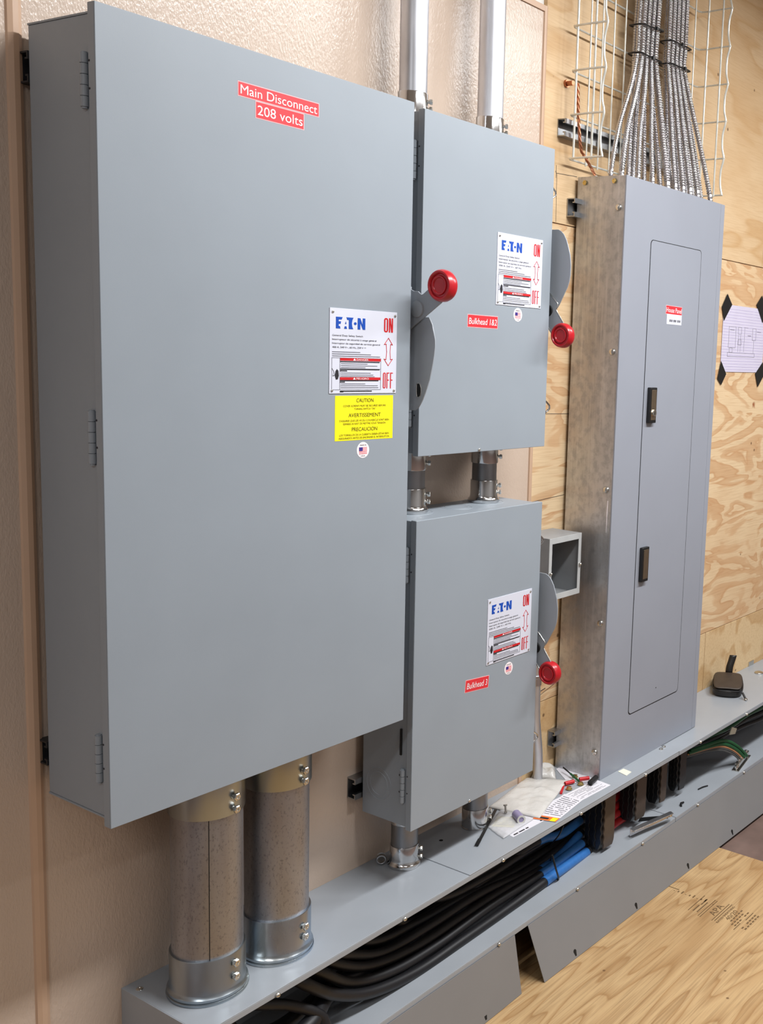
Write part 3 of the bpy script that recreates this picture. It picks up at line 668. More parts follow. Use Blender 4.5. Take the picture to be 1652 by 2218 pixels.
for p in ((1.6519, 0.0217, -0.3895), (1.6722, 0.0245, -0.3895)): obj('lid_screw', pan(nb(), (p[0]-0.01, p[1], ZT+0.0018), (0, 0, 1), 0.006, 0.004), STEEL, t)
obj('spare_hole', lathe(nb(), [(0.0045, 0), (0.0045, 0.0003)], tuple(Vector((0.8544, 0.1305, -0.3895))+Vector((0, 0, 0.002))), (0, 0, 1), 14), DARK, t, smooth=False)
t2 = wireway('far half of the long open grey trough, right of the tall panel', XS+0.0025, 3.4, False, (1.7875, 2.0934, 2.40, 2.7), (1.7933, 2.1003, 2.40, 2.7))
# hanging front covers
def cover(label, tl, tr, bl, br, holes):
    t = thing('wireway_cover', label, 'trough cover', tuple((Vector(bl)+Vector(br))/2))
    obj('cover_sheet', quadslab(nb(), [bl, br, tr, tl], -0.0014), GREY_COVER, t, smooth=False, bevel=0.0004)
    n = (Vector(br)-Vector(bl)).cross(Vector(tl)-Vector(bl)).normalized()
    if n.y > 0: n = -n
    up = (Vector(tl)-Vector(bl)).normalized()
    for x in holes:
        base = Vector(bl)+(Vector(br)-Vector(bl))*((x-bl[0])/(br[0]-bl[0]))+up*0.0145+n*0.0006
        rt = (Vector(br)-Vector(bl)).normalized()
        P = [(0.0052*math.cos(a), 0.0052*math.sin(a)+0.003) for a in [math.radians(-35+250*i/12) for i in range(13)]]+[(-0.0022, -0.009), (0.0022, -0.009)]
        obj('keyhole_slot', quadslab(nb(), [base+rt*a+up*b for a, b in P], 0.0004), DARK, t, smooth=False)
    return t
yt = YT-0.0022
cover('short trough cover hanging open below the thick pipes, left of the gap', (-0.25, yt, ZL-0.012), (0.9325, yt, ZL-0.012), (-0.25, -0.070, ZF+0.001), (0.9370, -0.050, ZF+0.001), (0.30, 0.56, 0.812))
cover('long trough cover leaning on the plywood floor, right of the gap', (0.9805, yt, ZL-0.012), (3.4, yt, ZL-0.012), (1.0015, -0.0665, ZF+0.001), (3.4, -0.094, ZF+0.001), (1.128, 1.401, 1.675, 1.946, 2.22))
# timber under the trough, seen through the gap
tag(obj('timber_block', box(nb(), 0.80, 1.45, 0.02, 0.062, ZL-0.044, ZL-0.0025), PLY_WOOD, None, bevel=0.001), 'short raw timber block under the trough, seen through the cover gap', 'timber block')

# ------------------------------------------------------------------ strut channels
def strut(label, x0, x1, z0, z1, y1=None, mat=STRUT, depth=0.0235):
    """slotted C channel lying along the wall, open side to the room"""
    y1 = WY if y1 is None else y1; y0 = y1-depth; s = 0.0025; lip = (z1-z0)*0.26
    sec = [(y1, z0), (y1, z1), (y0, z1), (y0, z1-lip), (y0+0.007, z1-lip), (y0+0.007, z1-lip+s), (y0+s, z1-lip+s), (y0+s, z1-s), (y1-s, z1-s), (y1-s, z0+s), (y0+s, z0+s), (y0+s, z0+lip-s), (y0+0.007, z0+lip-s), (y0+0.007, z0+lip), (y0, z0+lip), (y0, z0)]
    o = obj('strut_channel', prism(nb(), sec, 'x', x0, x1), mat, None, smooth=False)
    return tag(o, label, 'strut channel', 'galvanised struts fixed to the wall')
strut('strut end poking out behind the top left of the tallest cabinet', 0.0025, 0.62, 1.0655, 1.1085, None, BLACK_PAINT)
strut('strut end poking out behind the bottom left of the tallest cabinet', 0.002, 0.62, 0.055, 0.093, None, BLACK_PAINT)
strut('strut end beside the lower left side of the Bulkhead 3 switch', 0.6290, 1.02, -0.2225, -0.1775)
strut('strut end beside the top left side of the tall panel', 1.3235, 1.80, 1.054, 1.099)
strut('strut end beside the bottom left side of the tall panel', 1.3255, 1.80, -0.322, -0.278)
s5 = strut('long dark strut behind the wire tray above the tall panel', 1.2735, 1.84, 1.2375, 1.2790, WY+0.001)

# ------------------------------------------------------------------ conduits
def dirv(deg):
    """horizontal direction at an angle measured from straight out of the wall, positive to the right"""
    a = math.radians(deg); return Vector((math.sin(a), -math.cos(a), 0))
def conduit(label, cx, cy, z0, z1, r, group, pipe_mat, conns, seam=None, cat='conduit'):
    """conns: list of (z0, z1, radius, flange, material, screw angle)"""
    t = thing('conduit', label, cat, (cx, cy, z0), group)
    obj('pipe', lathe(nb(), [(r, 0), (r, z1-z0)], (cx, cy, z0), (0, 0, 1), 48), pipe_mat, t)
    if seam is not None:
        d = dirv(seam); rt = Vector((-d.y, d.x, 0)); p = Vector((cx, cy, z0+0.02))+d*(r+0.0001)
        obj('weld_seam', quadslab(nb(), [p-rt*0.0007, p+rt*0.0007, p+rt*0.0007+Vector((0, 0, z1-z0-0.03)), p-rt*0.0007+Vector((0, 0, z1-z0-0.03))], 0.0003), DARK, t, smooth=False)
    for (a, b, R, fl, mt, ang, zs) in conns:
        L = b-a; e = 0.0014
        if fl == 'base_big': prof = [(R+0.0048, 0), (R+0.0055, 0.003), (R+0.0048, 0.0052), (R+0.0026, 0.006), (R+0.0040, 0.0075), (R+0.0040, 0.0115), (R+0.0015, 0.0145), (R, 0.019), (R, L-e), (R-0.0006, L), (r+0.0002, L)]
        elif fl == 'base': prof = [(R+0.0035, 0), (R+0.0052, 0.003), (R+0.0048, 0.0075), (R+0.0018, 0.0105), (R+0.0005, 0.015), (R, 0.020), (R, L-e), (R-0.0006, L), (r+0.0002, L)]
        elif fl == 'plain': prof = [(R+0.001, 0), (R+0.001, 0.002), (R, 0.003), (R, L-e), (R-0.0006, L), (r+0.0002, L)]
        else: prof = [(r+0.0002, 0), (R-0.0006, 0), (R, e), (R, L)]      # top connector
        cn = obj('connector', lathe(nb(), prof, (cx, cy, a), (0, 0, 1), 48), mt, t)
        d = dirv(ang)
        for z in zs:
            obj('set_screw', hexhead(nb(), Vector((cx, cy, z))+d*(R-0.0008), d, 0.0062 if R > 0.04 else 0.0050, 0.0040), STEEL, cn)
    return t
G1 = 'thick galvanised pipes between the tallest cabinet and the trough'
conduit('thick galvanised pipe with a dark weld seam, nearest the left end of the trough', 0.2172, 0.0800, ZT, 0.012, 0.0572, G1, GALV_PIPE,
        [(-0.064, 0.0105, 0.0610, 'top', ZINC_Y, 8, (-0.033, -0.0545)), (ZT, -0.311, 0.0612, 'base_big', ZINC_Y, 6, (-0.3275, -0.3520))], -33)
conduit('thick galvanised pipe without a seam, right of its twin under the tallest cabinet', 0.3610, 0.0800, ZT, 0.012, 0.0560, G1, GALV_PIPE,
        [(-0.064, 0.0105, 0.0600, 'top', ZINC_Y, 8, (-0.0345, -0.0545)), (ZT, -0.307, 0.0602, 'base_big', ZINC_B, 10, (-0.3315, -0.3515))])
G2 = 'bright conduits rising from the upper narrow switch'
conduit('bright upright conduit above the narrow gap between the tallest cabinet and Bulkhead 1&2', 0.7120, 0.1200, 1.155, CEIL, 0.0268, G2, EMT, [(1.155, 1.2060, 0.0292, 'plain', CHROME, 38, (1.192, 1.178))])
conduit('bright upright conduit above the middle of the Bulkhead 1&2 switch', 0.9415, 0.1200, 1.155, CEIL, 0.0274, G2, EMT, [(1.155, 1.2060, 0.0298, 'plain', CHROME, 38, (1.192, 1.178))])
G3 = 'short conduits joining the two narrow switches'
for nm, cx in (('short stub pipe left of the other one between the two narrow switches', 0.7280), ('short stub pipe nearer the wall plywood between the two narrow switches', 0.9560)):
    conduit(nm, cx, 0.1205, 0.3795, 0.5135, 0.0272, G3, RIGID, [(0.4690, 0.5140, 0.0300, 'top', CHROME, 42, (0.5015, 0.4830)), (0.3803, 0.4310, 0.0302, 'base', CHROME, 42, (0.4185, 0.4030))])
G4 = 'short conduits between the lower narrow switch and the trough'
conduit('short stub pipe under the left end of the Bulkhead 3 switch', 0.7290, 0.1215, ZT, -0.2500, 0.0285, G4, RIGID, [(-0.292, -0.2520, 0.0300, 'top', CHROME, 30, ()), (ZT, -0.3410, 0.0306, 'base', CHROME, 40, (-0.3540, -0.3720))])
conduit('short stub pipe under the right half of the Bulkhead 3 switch, beside the papers', 0.9585, 0.1215, ZT+0.0018, -0.2500, 0.0285, G4, RIGID, [(ZT+0.0018, -0.3400, 0.0306, 'plain', CHROME, 45, (-0.3540, -0.3700))])
tn = thing('conduit', 'slim conduit running down the plywood below the open square box', 'conduit', (1.2400, 0.168, ZT), None)
B = nb(); tube(B, [(1.237, 0.170, 0.118), (1.238, 0.170, -0.05), (1.240, 0.170, -0.15), (1.241, 0.168, -0.22), (1.252, 0.165, -0.31), (1.256, 0.165, ZT+0.002)], 0.0125, 16, 0.02)
obj('pipe', B, EMT, tn)
obj('connector', lathe(nb(), [(0.0125, 0), (0.0150, 0.001), (0.0150, 0.02), (0.0162, 0.021), (0.0162, 0.027), (0.0125, 0.028)], (1.239, 0.170, -0.128), (0, 0, 1), 24), CHROME, tn)
# loose ring nut by the stub pipe
B = nb(); lathe(B, [(0.0075, -0.006), (0.0115, -0.006), (0.0125, -0.004), (0.0105, -0.002), (0.0105, 0.006), (0.0085, 0.0065), (0.0075, 0.006), (0.0075, -0.006)], (0.6985, 0.1585, ZT+0.0125), (-0.72, -0.69, 0), 16, False)
tag(obj('conduit_bushing', B, STRUT), 'small loose conduit bushing lying beside the left stub pipe base', 'bushing')

# ------------------------------------------------------------------ open square box on the plywood
t = thing('junction_box', 'small open grey square box between the Bulkhead 3 switch and the panel', 'junction box', (1.244, WY, 0.113))
bx0, bx1, by0, bz0, bz1, s = 1.1785, 1.3125, 0.0985, 0.1125, 0.2690, 0.0018
B = nb(); box(B, bx0, bx1, WY-0.003, WY-0.001, bz0, bz1); box(B, bx0, bx0+s, by0, WY-0.003, bz0, bz1); box(B, bx1-s, bx1, by0, WY-0.003, bz0, bz1); box(B, bx0+s, bx1-s, by0, WY-0.003, bz1-s, bz1); box(B, bx0+s, bx1-s, by0, WY-0.003, bz0, bz0+s)
obj('box_shell', B, simple('grey_box_paint', (138, 140, 142), 0.45), t, bevel=0.0005)
for (a, b, c, d) in ((bx0, bx0+0.0115, bz0, bz1), (bx1-0.0115, bx1, bz0, bz1), (bx0+0.0115, bx1-0.0115, bz1-0.0145, bz1), (bx0+0.0115, bx1-0.0115, bz0, bz0+0.0145)):
    obj('front_flange', box(nb(), a, b, by0-0.0015, by0, c, d), simple('light_box_paint', (176, 178, 178), 0.4) if 'light_box_paint' not in MATS else MATS['light_box_paint'], t, bevel=0.0003)
for x, z in ((bx1-0.005, 0.189), (bx0+0.006, 0.182)):
    B = nb(); pan(B, (x, by0-0.0015, z), (0, -1, 0), 0.0042, 0.006); obj('screw', B, STEEL, t)
obj('bushing', lathe(nb(), [(0.018, 0), (0.021, 0.002), (0.018, 0.004), (0.020, 0.006), (0.020, 0.010), (0.015, 0.011), (0.015, 0)], (1.240, 0.162, bz0+s), (0, 0, 1), 24, False), BLACK_PLA, t)

# ------------------------------------------------------------------ paper taped to the plywood
ps = obj('paper_sheet', box(nb(), 2.187, 2.497, WY-0.0012, WY-0.0006, 0.6785, 0.8945), PAPER_LINED, None, smooth=False)
tag(ps, 'lined paper sheet with a pencil wiring sketch taped to the plywood', 'paper')
yy = WY-0.0018
wall_bars(ps, 'ruled_lines', [(2.187, 2.497, 0.686+0.0093*k, 0.6866+0.0093*k) for k in range(22)], yy+0.0002, INK_LILAC)
def outl(x0, x1, z0, z1, w=0.0007): return [(x0, x1, z0, z0+w), (x0, x1, z1-w, z1), (x0, x0+w, z0, z1), (x1-w, x1, z0, z1)]
R_ = []
for q in ((2.232, 2.282, 0.757, 0.826), (2.298, 2.322, 0.803, 0.826), (2.300, 2.325, 0.768, 0.786), (2.405, 2.432, 0.786, 0.826), (2.228, 2.428, 0.729, 0.742), (2.24, 2.262, 0.742, 0.757)): R_ += outl(*q)
R_ += [(2.34, 2.37, 0.826, 0.8268), (2.345, 2.3456, 0.745, 0.826), (2.418, 2.4186, 0.742, 0.786), (2.302, 2.3026, 0.745, 0.80), (2.318, 2.3186, 0.745, 0.80), (2.44, 2.47, 0.815, 0.816), (2.24, 2.27, 0.815, 0.8165), (2.37, 2.395, 0.80, 0.8015)]
wall_bars(ps, 'pencil_sketch', R_, yy, INK_GREY)
for q, (lb, P) in enumerate((('upper left', [(2.2051, 0.9283), (2.2419, 0.8955), (2.1905, 0.8410), (2.1725, 0.8850)]), ('lower left', [(2.1875, 0.7127), (2.2282, 0.6715), (2.1971, 0.6354), (2.1690, 0.6562)]),
        ('upper right', [(2.4604, 0.9404), (2.4219, 0.9068), (2.4765, 0.8480), (2.505, 0.885)]), ('lower right', [(2.4985, 0.7150), (2.4450, 0.6750), (2.470, 0.628), (2.512, 0.668)]))):
    tag(obj('tape_piece', prism(nb(), P, 'y', WY-0.0026, WY-0.0021), BLACK_TAPE, None, smooth=False), 'black tape piece holding the %s corner of the sketch sheet' % lb, 'tape', 'tape on the sketch sheet')

# ------------------------------------------------------------------ wire mesh cable tray
t = thing('cable_tray', 'galvanised wire mesh cable tray running up the plywood above the panel', 'cable tray', (1.59, WY, 1.186))
TX0, TX1, TYB = 1.2880, 1.9040, 0.1690
levels = [1.1870+0.1025*k for k in range(8)]
def zlev(z): return z
for k, z in enumerate(levels):
    B = nb(); tube(B, [(TX0+0.003, 0.0680, z+0.001), (TX0+0.002, 0.10, z+0.001), (TX0+0.001, 0.150, z), (TX0+0.003, 0.164, z), (TX0+0.012, TYB, z), (1.45, TYB, z), (1.75, TYB, z), (TX1-0.012, TYB, z), (TX1-0.003, 0.164, z), (TX1, 0.150, z), (TX1, 0.10, z+0.001), (TX1-0.001, 0.0650, z+0.001)], 0.0026, 8, 0.02)
    obj('cross_wire', B, WHITE_WIRE, t)
for x in [1.3600+0.0507*k for k in range(11)]:
    B = nb(); tube(B, [(x, TYB-0.0046, 1.180), (x+0.001, TYB-0.0046, 1.5), (x, TYB-0.0046, CEIL-0.01)], 0.0022, 8, 0.2); obj('long_wire', B, WHITE_WIRE, t)
for x, y, r in ((TX0+0.004, 0.1540, 0.0030), (TX0+0.004, 0.1010, 0.0028), (TX1-0.004, 0.1400, 0.0028), (TX1-0.004, 0.0935, 0.0028)):
    obj('long_wire', tube(nb(), [(x, y, 1.183), (x, y, 1.5), (x, y, CEIL-0.01)], r, 8, 0.2), WHITE_WIRE, t)
for x, sg in ((TX0+0.003, 1), (TX1-0.001, -1)):
    P = []
    for k, z in enumerate(levels): P += [(x, 0.0680, z), (x, 0.0750, z+0.030), (x, 0.0750, z+0.070)]
    obj('rim_wire', tube(nb(), P, 0.0030, 8, 0.01), WHITE_WIRE, t)

# ------------------------------------------------------------------ armoured cables
def corr(i, s, r): return r*(1.0+0.13*math.sin(2*PI*s/0.0066))
def armoured(k, label, group, land, y, tie2, tie1, top, r=0.0070):
    P = [(land, y, 1.1535), (land+0.0005*(tie2[0]-land)/0.2, y, 1.175)]
    a = Vector(P[-1]); b = Vector(tie2)
    P += [tuple(a.lerp(b, 0.35)+Vector((-(b.x-a.x)*0.05, 0, 0))), tuple(a.lerp(b, 0.72)+Vector(((b.x-a.x)*0.03, 0, 0))), tie2, tie1, top, (top[0], top[1], CEIL-0.002)]
    o = obj('armoured_cable', tube(nb(), P, r, 10, 0.0012, corr), MC, None)
    o.data.set_sharp_from_angle(angle=math.radians(180))
    return tag(o, label, 'armoured cable', group)
GA = 'armoured cables of the left bundle above the panel'; GB = 'armoured cables of the right bundle above the panel'
LA = 'shiny corrugated metal cable in the left bundle fanning out above the tall panel'
LB = 'shiny corrugated metal cable in the right bundle fanning out above the tall panel'
left_front = [1.3716, 1.3963, 1.4713, 1.5328, 1.5996]
left_back = [1.4871, 1.5014, 1.5633, 1.6373, 1.7008]
for k in range(5):
    bx = 1.5180+0.0222*k
    armoured(k, LA, GA, left_front[k], (0.095, 0.080, 0.080, 0.075, 0.070)[k], (bx, 0.1290, 1.490), (bx+0.001, 0.1290, 1.56), (bx+0.006, 0.1290, 1.70), (0.0058, 0.0070, 0.0064, 0.0062, 0.0082)[k])
    bx = 1.5290+0.0222*k
    armoured(k, LA, GA, left_back[k], (0.120, 0.115, 0.120, 0.115, 0.110)[k], (bx, 0.1440, 1.490), (bx+0.001, 0.1440, 1.56), (bx+0.006, 0.1440, 1.70))
right_front = [1.6324, 1.6744, 1.7039, 1.7454, 1.8176]
right_back = [1.6734, 1.7227, 1.7552, 1.7919, 1.8377]
for k in range(5):
    bx = 1.6690+0.0222*k
    armoured(k, LB, GB, right_front[k], (0.065, 0.065, 0.060, 0.060, 0.060)[k], (bx, 0.1290, 1.505), (bx, 0.1290, 1.56), (bx-0.002, 0.1290, 1.70))
    bx = 1.6800+0.0222*k
    armoured(k, LB, GB, right_back[k], (0.110, 0.105, 0.100, 0.100, 0.100)[k], (bx, 0.1440, 1.505), (bx, 0.1440, 1.56), (bx-0.002, 0.1440, 1.70))
def tie(label, x0, x1, z, group, tilt=0.0, head=0.4):
    yf, yb = 0.1185, 0.1545; r = 0.008
    pts = [(x0-0.009, (yf+yb)/2, z), (x0-0.004, yf, z+tilt*0.1), ((x0+x1)/2, yf-0.002, z+tilt*0.5), (x1+0.004, yf, z+tilt*0.9), (x1+0.009, (yf+yb)/2, z+tilt), (x1+0.004, yb, z+tilt*0.9), ((x0+x1)/2, yb+0.002, z+tilt*0.5), (x0-0.004, yb, z+tilt*0.1), (x0-0.009, (yf+yb)/2, z)]
    B = nb(); tube(B, pts, 0.0022, 6, 0.01); hx = x0+(x1-x0)*head
    box(B, hx-0.004, hx+0.004, yf-0.007, yf-0.001, z+tilt*head-0.004, z+tilt*head+0.004)
    return tag(obj('cable_tie', B, NYLON), label, 'cable tie', group)
GT = 'black cable ties around the armoured cables'
tie('upper black tie round the left armoured bundle', 1.5195, 1.619, 1.556, GT, 0.012, 0.66)
tie('lower black tie round the left armoured bundle', 1.518, 1.618, 1.487, GT, 0.002, 0.55)
tie('upper black tie round the right armoured bundle', 1.669, 1.769, 1.556, GT, 0.004, 0.5)
tie('lower black tie round the right armoured bundle', 1.669, 1.769, 1.497, GT, 0.006, 0.7)

# copper ground wire and its bolt
t = thing('ground_wire', 'bare twisted copper wire hanging inside the wire tray to the panel top', 'copper wire', (1.39, 0.16, 1.165))
for a in range(3):
    ph = a*2*PI/3; P = spline([(1.306, 0.158, 1.366), (1.3085, 0.155, 1.292), (1.316, 0.150, 1.217), (1.340, 0.150, 1.195), (1.372, 0.150, 1.170), (1.384, 0.150, 1.157)], 0.004)
    obj('copper_strand', tube(nb(), [p+Vector((math.cos(ph+i*0.55)*0.0021, math.sin(ph+i*0.55)*0.0021, 0)) for i, p in enumerate(P)], 0.0021, 6, 0.004), COPPER, t)
B = nb(); lathe(B, [(0.0095, 0), (0.0095, 0.006), (0.006, 0.006), (0.006, 0.022)], (1.3010, WY+0.001, 1.3665), (0.0, -1, 0), 8)
obj('ground_bolt', B, COPPER, t)
obj('ground_lug', box(nb(), 1.372, 1.400, 0.142, 0.160, 1.1545, 1.160), STEEL, t, bevel=0.001)

# ------------------------------------------------------------------ power cables in the trough
GP = 'black power cables lying in the trough'
def cable(label, pts, r, tape=None, mat=BLACK_RUB, cat='power cable', group=GP, tmat=BLUE_TAPE, name='power_cable'):
    t = thing(name, label, cat, tuple(pts[0]), group)
    obj('jacket', tube(nb(), pts, r, 14, 0.012), mat, t)
    if tape:
        P = spline(pts, 0.012); k = min(range(len(P)), key=lambda i: (P[i]-Vector(tape[0])).length)
        obj('tape_wrap', tube(nb(), P[k:-1], r*1.08, 14, 1.0), tmat, t)
    return t
cable('front black cable with blue tape end, lowest of the bunch', [(0.361, 0.080, ZT-0.01), (0.363, 0.060, -0.43), (0.3782, 0.0300, -0.4495), (0.4480, 0.0280, -0.5088), (0.5428, 0.0280, -0.5562), (0.6745, 0.0300, -0.5807), (0.8203, 0.0320, -0.5810), (0.9857, 0.0360, -0.5805), (1.1431, 0.0400, -0.5771), (1.3452, 0.0550, -0.5845)], 0.0115, [(1.1356, 0.0400, -0.5776), (1.2304, 0.0470, -0.5814), (1.3452, 0.0550, -0.5845)])
cable('second black cable up from the front one, with blue tape', [(0.345, 0.085, ZT-0.01), (0.4291, 0.0450, -0.4600), (0.5101, 0.0450, -0.5237), (0.6226, 0.0450, -0.5576), (0.7656, 0.0500, -0.5684), (0.9409, 0.0550, -0.5632), (1.1406, 0.0600, -0.5690), (1.3438, 0.0700, -0.5638)], 0.0105, [(1.1443, 0.0600, -0.5681), (1.2328, 0.0640, -0.5675), (1.3438, 0.0700, -0.5638)])
cable('third black cable up from the front one, with blue tape', [(0.375, 0.090, ZT-0.01), (0.4751, 0.0650, -0.4715), (0.5778, 0.0650, -0.5300), (0.7100, 0.0650, -0.5521), (0.8599, 0.0680, -0.5532), (1.0115, 0.0720, -0.5570), (1.1643, 0.0780, -0.5710), (1.2573, 0.0820, -0.5677), (1.3605, 0.0900, -0.5488)], 0.0100, [(1.1604, 0.0780, -0.5694), (1.2573, 0.0820, -0.5677), (1.3605, 0.0900, -0.5488)])
cable('topmost black cable with a blue-taped bend under the trough lip', [(0.44, 0.11, ZT-0.024), (0.7009, 0.1100, -0.5528), (0.8756, 0.1100, -0.5462), (1.0325, 0.1050, -0.5198), (1.1798, 0.1000, -0.5074), (1.2792, 0.1000, -0.5270), (1.3768, 0.1000, -0.5185)], 0.0105, [(1.1855, 0.1000, -0.5071), (1.2792, 0.1000, -0.5270), (1.3768, 0.1000, -0.5185)])
cp = [([(0.5133, 0.0750, -0.4776), (0.6306, 0.0800, -0.5311), (0.7678, 0.0800, -0.5367), (0.9424, 0.0850, -0.5392), (1.1233, 0.0900, -0.5649), (1.2816, 0.1000, -0.5637), (1.4067, 0.1100, -0.5562)], 0.0100), ([(0.6109, 0.1000, -0.5059), (0.7457, 0.1000, -0.5277), (0.8953, 0.1000, -0.5348), (1.0934, 0.1100, -0.5587), (1.2583, 0.1200, -0.5668), (1.4232, 0.1250, -0.5801)], 0.0100),
      ([(0.7278, 0.1100, -0.5228), (0.8807, 0.1150, -0.5332), (1.0524, 0.1200, -0.5566), (1.2004, 0.1200, -0.5814), (1.3988, 0.1300, -0.5989)], 0.0095), ([(0.8213, 0.1300, -0.5452), (1.0016, 0.1350, -0.5575), (1.1685, 0.1400, -0.5744), (1.4336, 0.1400, -0.5816)], 0.0095),
      ([(0.8064, 0.0900, -0.4923), (0.9635, 0.0900, -0.5096), (1.1150, 0.1000, -0.5160), (1.2823, 0.1100, -0.5222), (1.4232, 0.1200, -0.5253)], 0.0095), ([(0.4761, 0.0850, -0.5131), (0.5849, 0.0850, -0.5642), (0.7319, 0.0850, -0.5913), (0.9182, 0.0900, -0.5988), (1.1019, 0.1000, -0.6138), (1.2686, 0.1100, -0.6255), (1.4306, 0.1200, -0.6285)], 0.0100),
      ([(0.7667, 0.1600, -0.6075), (0.9336, 0.1600, -0.6179), (1.1040, 0.1600, -0.6279), (1.3019, 0.1650, -0.6367), (1.5070, 0.1650, -0.6373)], 0.0105), ([(0.6777, 0.1400, -0.6108), (0.8648, 0.1400, -0.6252), (1.0510, 0.1450, -0.6363), (1.2628, 0.1500, -0.6484), (1.4865, 0.1500, -0.6526)], 0.0105),
      ([(0.8876, 0.1500, -0.5191), (1.0522, 0.1500, -0.5298), (1.2433, 0.1550, -0.5394), (1.4812, 0.1600, -0.5371)], 0.0105), ([(0.8588, 0.0700, -0.4646), (1.0004, 0.0800, -0.4779), (1.1692, 0.1000, -0.4885), (1.4371, 0.1300, -0.5197)], 0.0095)]
for P, r in cp:
    P = [tuple(p) for p in P]; a = P[0]
    cable('plain black cable in the dark tangle deep inside the trough', [(a[0]-0.13, a[1], ZT-0.013-r)]+P, r)
cable('thick black cable looping down at the far left of the trough', [(0.217, 0.080, ZT-0.01), (0.225, 0.06, -0.45), (0.26, 0.035, -0.51), (0.32, 0.02, -0.540), (0.385, 0.015, -0.528), (0.47, 0.060, -0.530), (0.62, 0.090, -0.545), (0.85, 0.13, -0.56), (1.05, 0.15, -0.565)], 0.0165)
cable('second thick black cable looping down behind the far left one', [(0.205, 0.10, ZT-0.01), (0.21, 0.10, -0.47), (0.27, 0.085, -0.53), (0.36, 0.075, -0.55), (0.47, 0.09, -0.550), (0.62, 0.12, -0.55), (0.85, 0.15, -0.555)], 0.0150)
cable('third thick black cable dropping to the trough bottom at the far left', [(0.24, 0.07, ZT-0.01), (0.27, 0.05, -0.44), (0.35, 0.03, -0.48), (0.41, 0.01, -0.53), (0.40, -0.004, -0.573)], 0.0100)
P = [(1.1466, 0.0300, -0.5113), (1.1455, 0.0180, -0.5398), (1.1689, 0.0250, -0.5785), (1.1924, 0.0500, -0.6013), (1.2232, 0.0900, -0.5816), (1.1466, 0.0300, -0.5113)]
B = nb(); tube(B, [tuple(p) for p in P], 0.0026, 6, 0.006); tag(obj('cable_tie', B, NYLON), 'black tie round the blue-taped cables in the trough', 'cable tie')
B = nb(); tube(B, [(1.2171, 0.0500, -0.4653), (1.2166, 0.0600, -0.4902), (1.2134, 0.0700, -0.5067), (1.2163, 0.0900, -0.5311)], 0.0020, 6, 0.006); tag(obj('cable_tie', B, NYLON), 'black tie tail crossing the topmost blue-taped bend', 'cable tie')
# red taped cables between the two nearest connectors
GR = 'red-taped cables between the first two connectors'
for q, (a, m, b) in enumerate(((((1.4609, 0.1000, -0.5227)), ((1.5218, 0.0950, -0.5134)), ((1.5653, 0.0900, -0.4998))), (((1.4600, 0.0950, -0.5478)), ((1.5116, 0.0900, -0.5383)), ((1.5668, 0.0850, -0.5237))), (((1.4514, 0.0850, -0.5686)), ((1.4976, 0.0800, -0.5521)), ((1.5607, 0.0750, -0.5491))), (((1.4400, 0.0750, -0.5828)), ((1.4918, 0.0720, -0.5720)), ((1.5644, 0.0700, -0.5697))))):
    o = obj('power_cable', tube(nb(), [a, m, b], 0.0098, 14, 0.01), RED_TAPE)
    tag(o, ('topmost', 'second from the top', 'third from the top', 'lowest and nearest')[q]+' red-taped cable stub entering the second connector', 'power cable', GR)
# insulated cable connectors
def connector(label, x0, x1, y0, y1, z0, z1, front):
    """moulded block: ribbed black end towards the left, smooth front with scalloped edges"""
    t = thing('cable_connector', label, 'cable connector', ((x0+x1)/2, (y0+y1)/2, z0), 'black insulated connectors hanging in the trough')
    L = z1-z0; n = 40
    wv_ = lambda z, a, ph: a*abs(math.sin(PI*(z-z0)/0.024+ph))
    # end jacket seen from the left, edges scalloped top to bottom, rounded foot
    P = [(y0+wv_(z0+L*i/n, 0.0035, 0)+(0.010*(1-i/5)**2 if i < 5 else 0), z0+L*i/n) for i in range(n+1)]
    P += [(y1-(0.010*(1-i/5)**2 if i < 5 else 0), z0+L*i/n) for i in range(n, -1, -1)]
    obj('end_jacket', prism(nb(), P, 'x', x0, x0+(x1-x0)*0.5), CONN_BLACK, t, bevel=0.0015)
    q = [(a+0.0035, b-0.004) for a, b in P[:n+1]]+[(a-0.002, b-0.004) for a, b in P[n+1:]]
    obj('body', prism(nb(), q, 'x', x0+(x1-x0)*0.5, x1), CONN_BLACK, t, bevel=0.002)
    # smooth front slab; where brown, a floor reflection is painted in
    P = [(x0+0.006+wv_(z0+L*i/n, 0.004, 0.6), z0+0.004+(L-0.004)*i/n) for i in range(n+1)]+[(x1+0.001-(0.008*(1-i/5)**2 if i < 5 else 0), z0+0.002+(L-0.002)*i/n) for i in range(n, -1, -1)]
    obj('front_cover', prism(nb(), P, 'y', y0-0.0025, y0+0.003), front, t, bevel=0.001)
    wd = y1-y0
    for k in (0.30, 0.66):
        P = [(y0+wd*k+wv_(z0+L*i/n, 0.004, 0.3), z0+0.008+(L-0.008)*i/n) for i in range(n+1)]+[(y0+wd*k+wd*0.22-wv_(z0+L*i/n, 0.003, 0.9), z0+0.008+(L-0.008)*i/n) for i in range(n, -1, -1)]
        obj('port_rib', prism(nb(), P, 'x', x0-0.003, x0), BLACK_PLA, t, bevel=0.001)
    return t
connector('nearest black connector, at the ends of the blue-taped cables', 1.3460, 1.4030, 0.018, 0.0721, -0.577, -0.405, CONN_REFLECT)
connector('second black connector from the left, at the ends of the red-taped cables', 1.5200, 1.5780, 0.028, 0.0764, -0.566, -0.405, CONN_REFLECT)
connector('third black connector from the left, under the right side of the panel', 1.6650, 1.7050, 0.036, 0.0776, -0.567, -0.405, CONN_REFLECT)
connector('farthest black connector, left of the green wires', 1.7750, 1.8200, 0.036, 0.0688, -0.567, -0.410, CONN_BLACK)
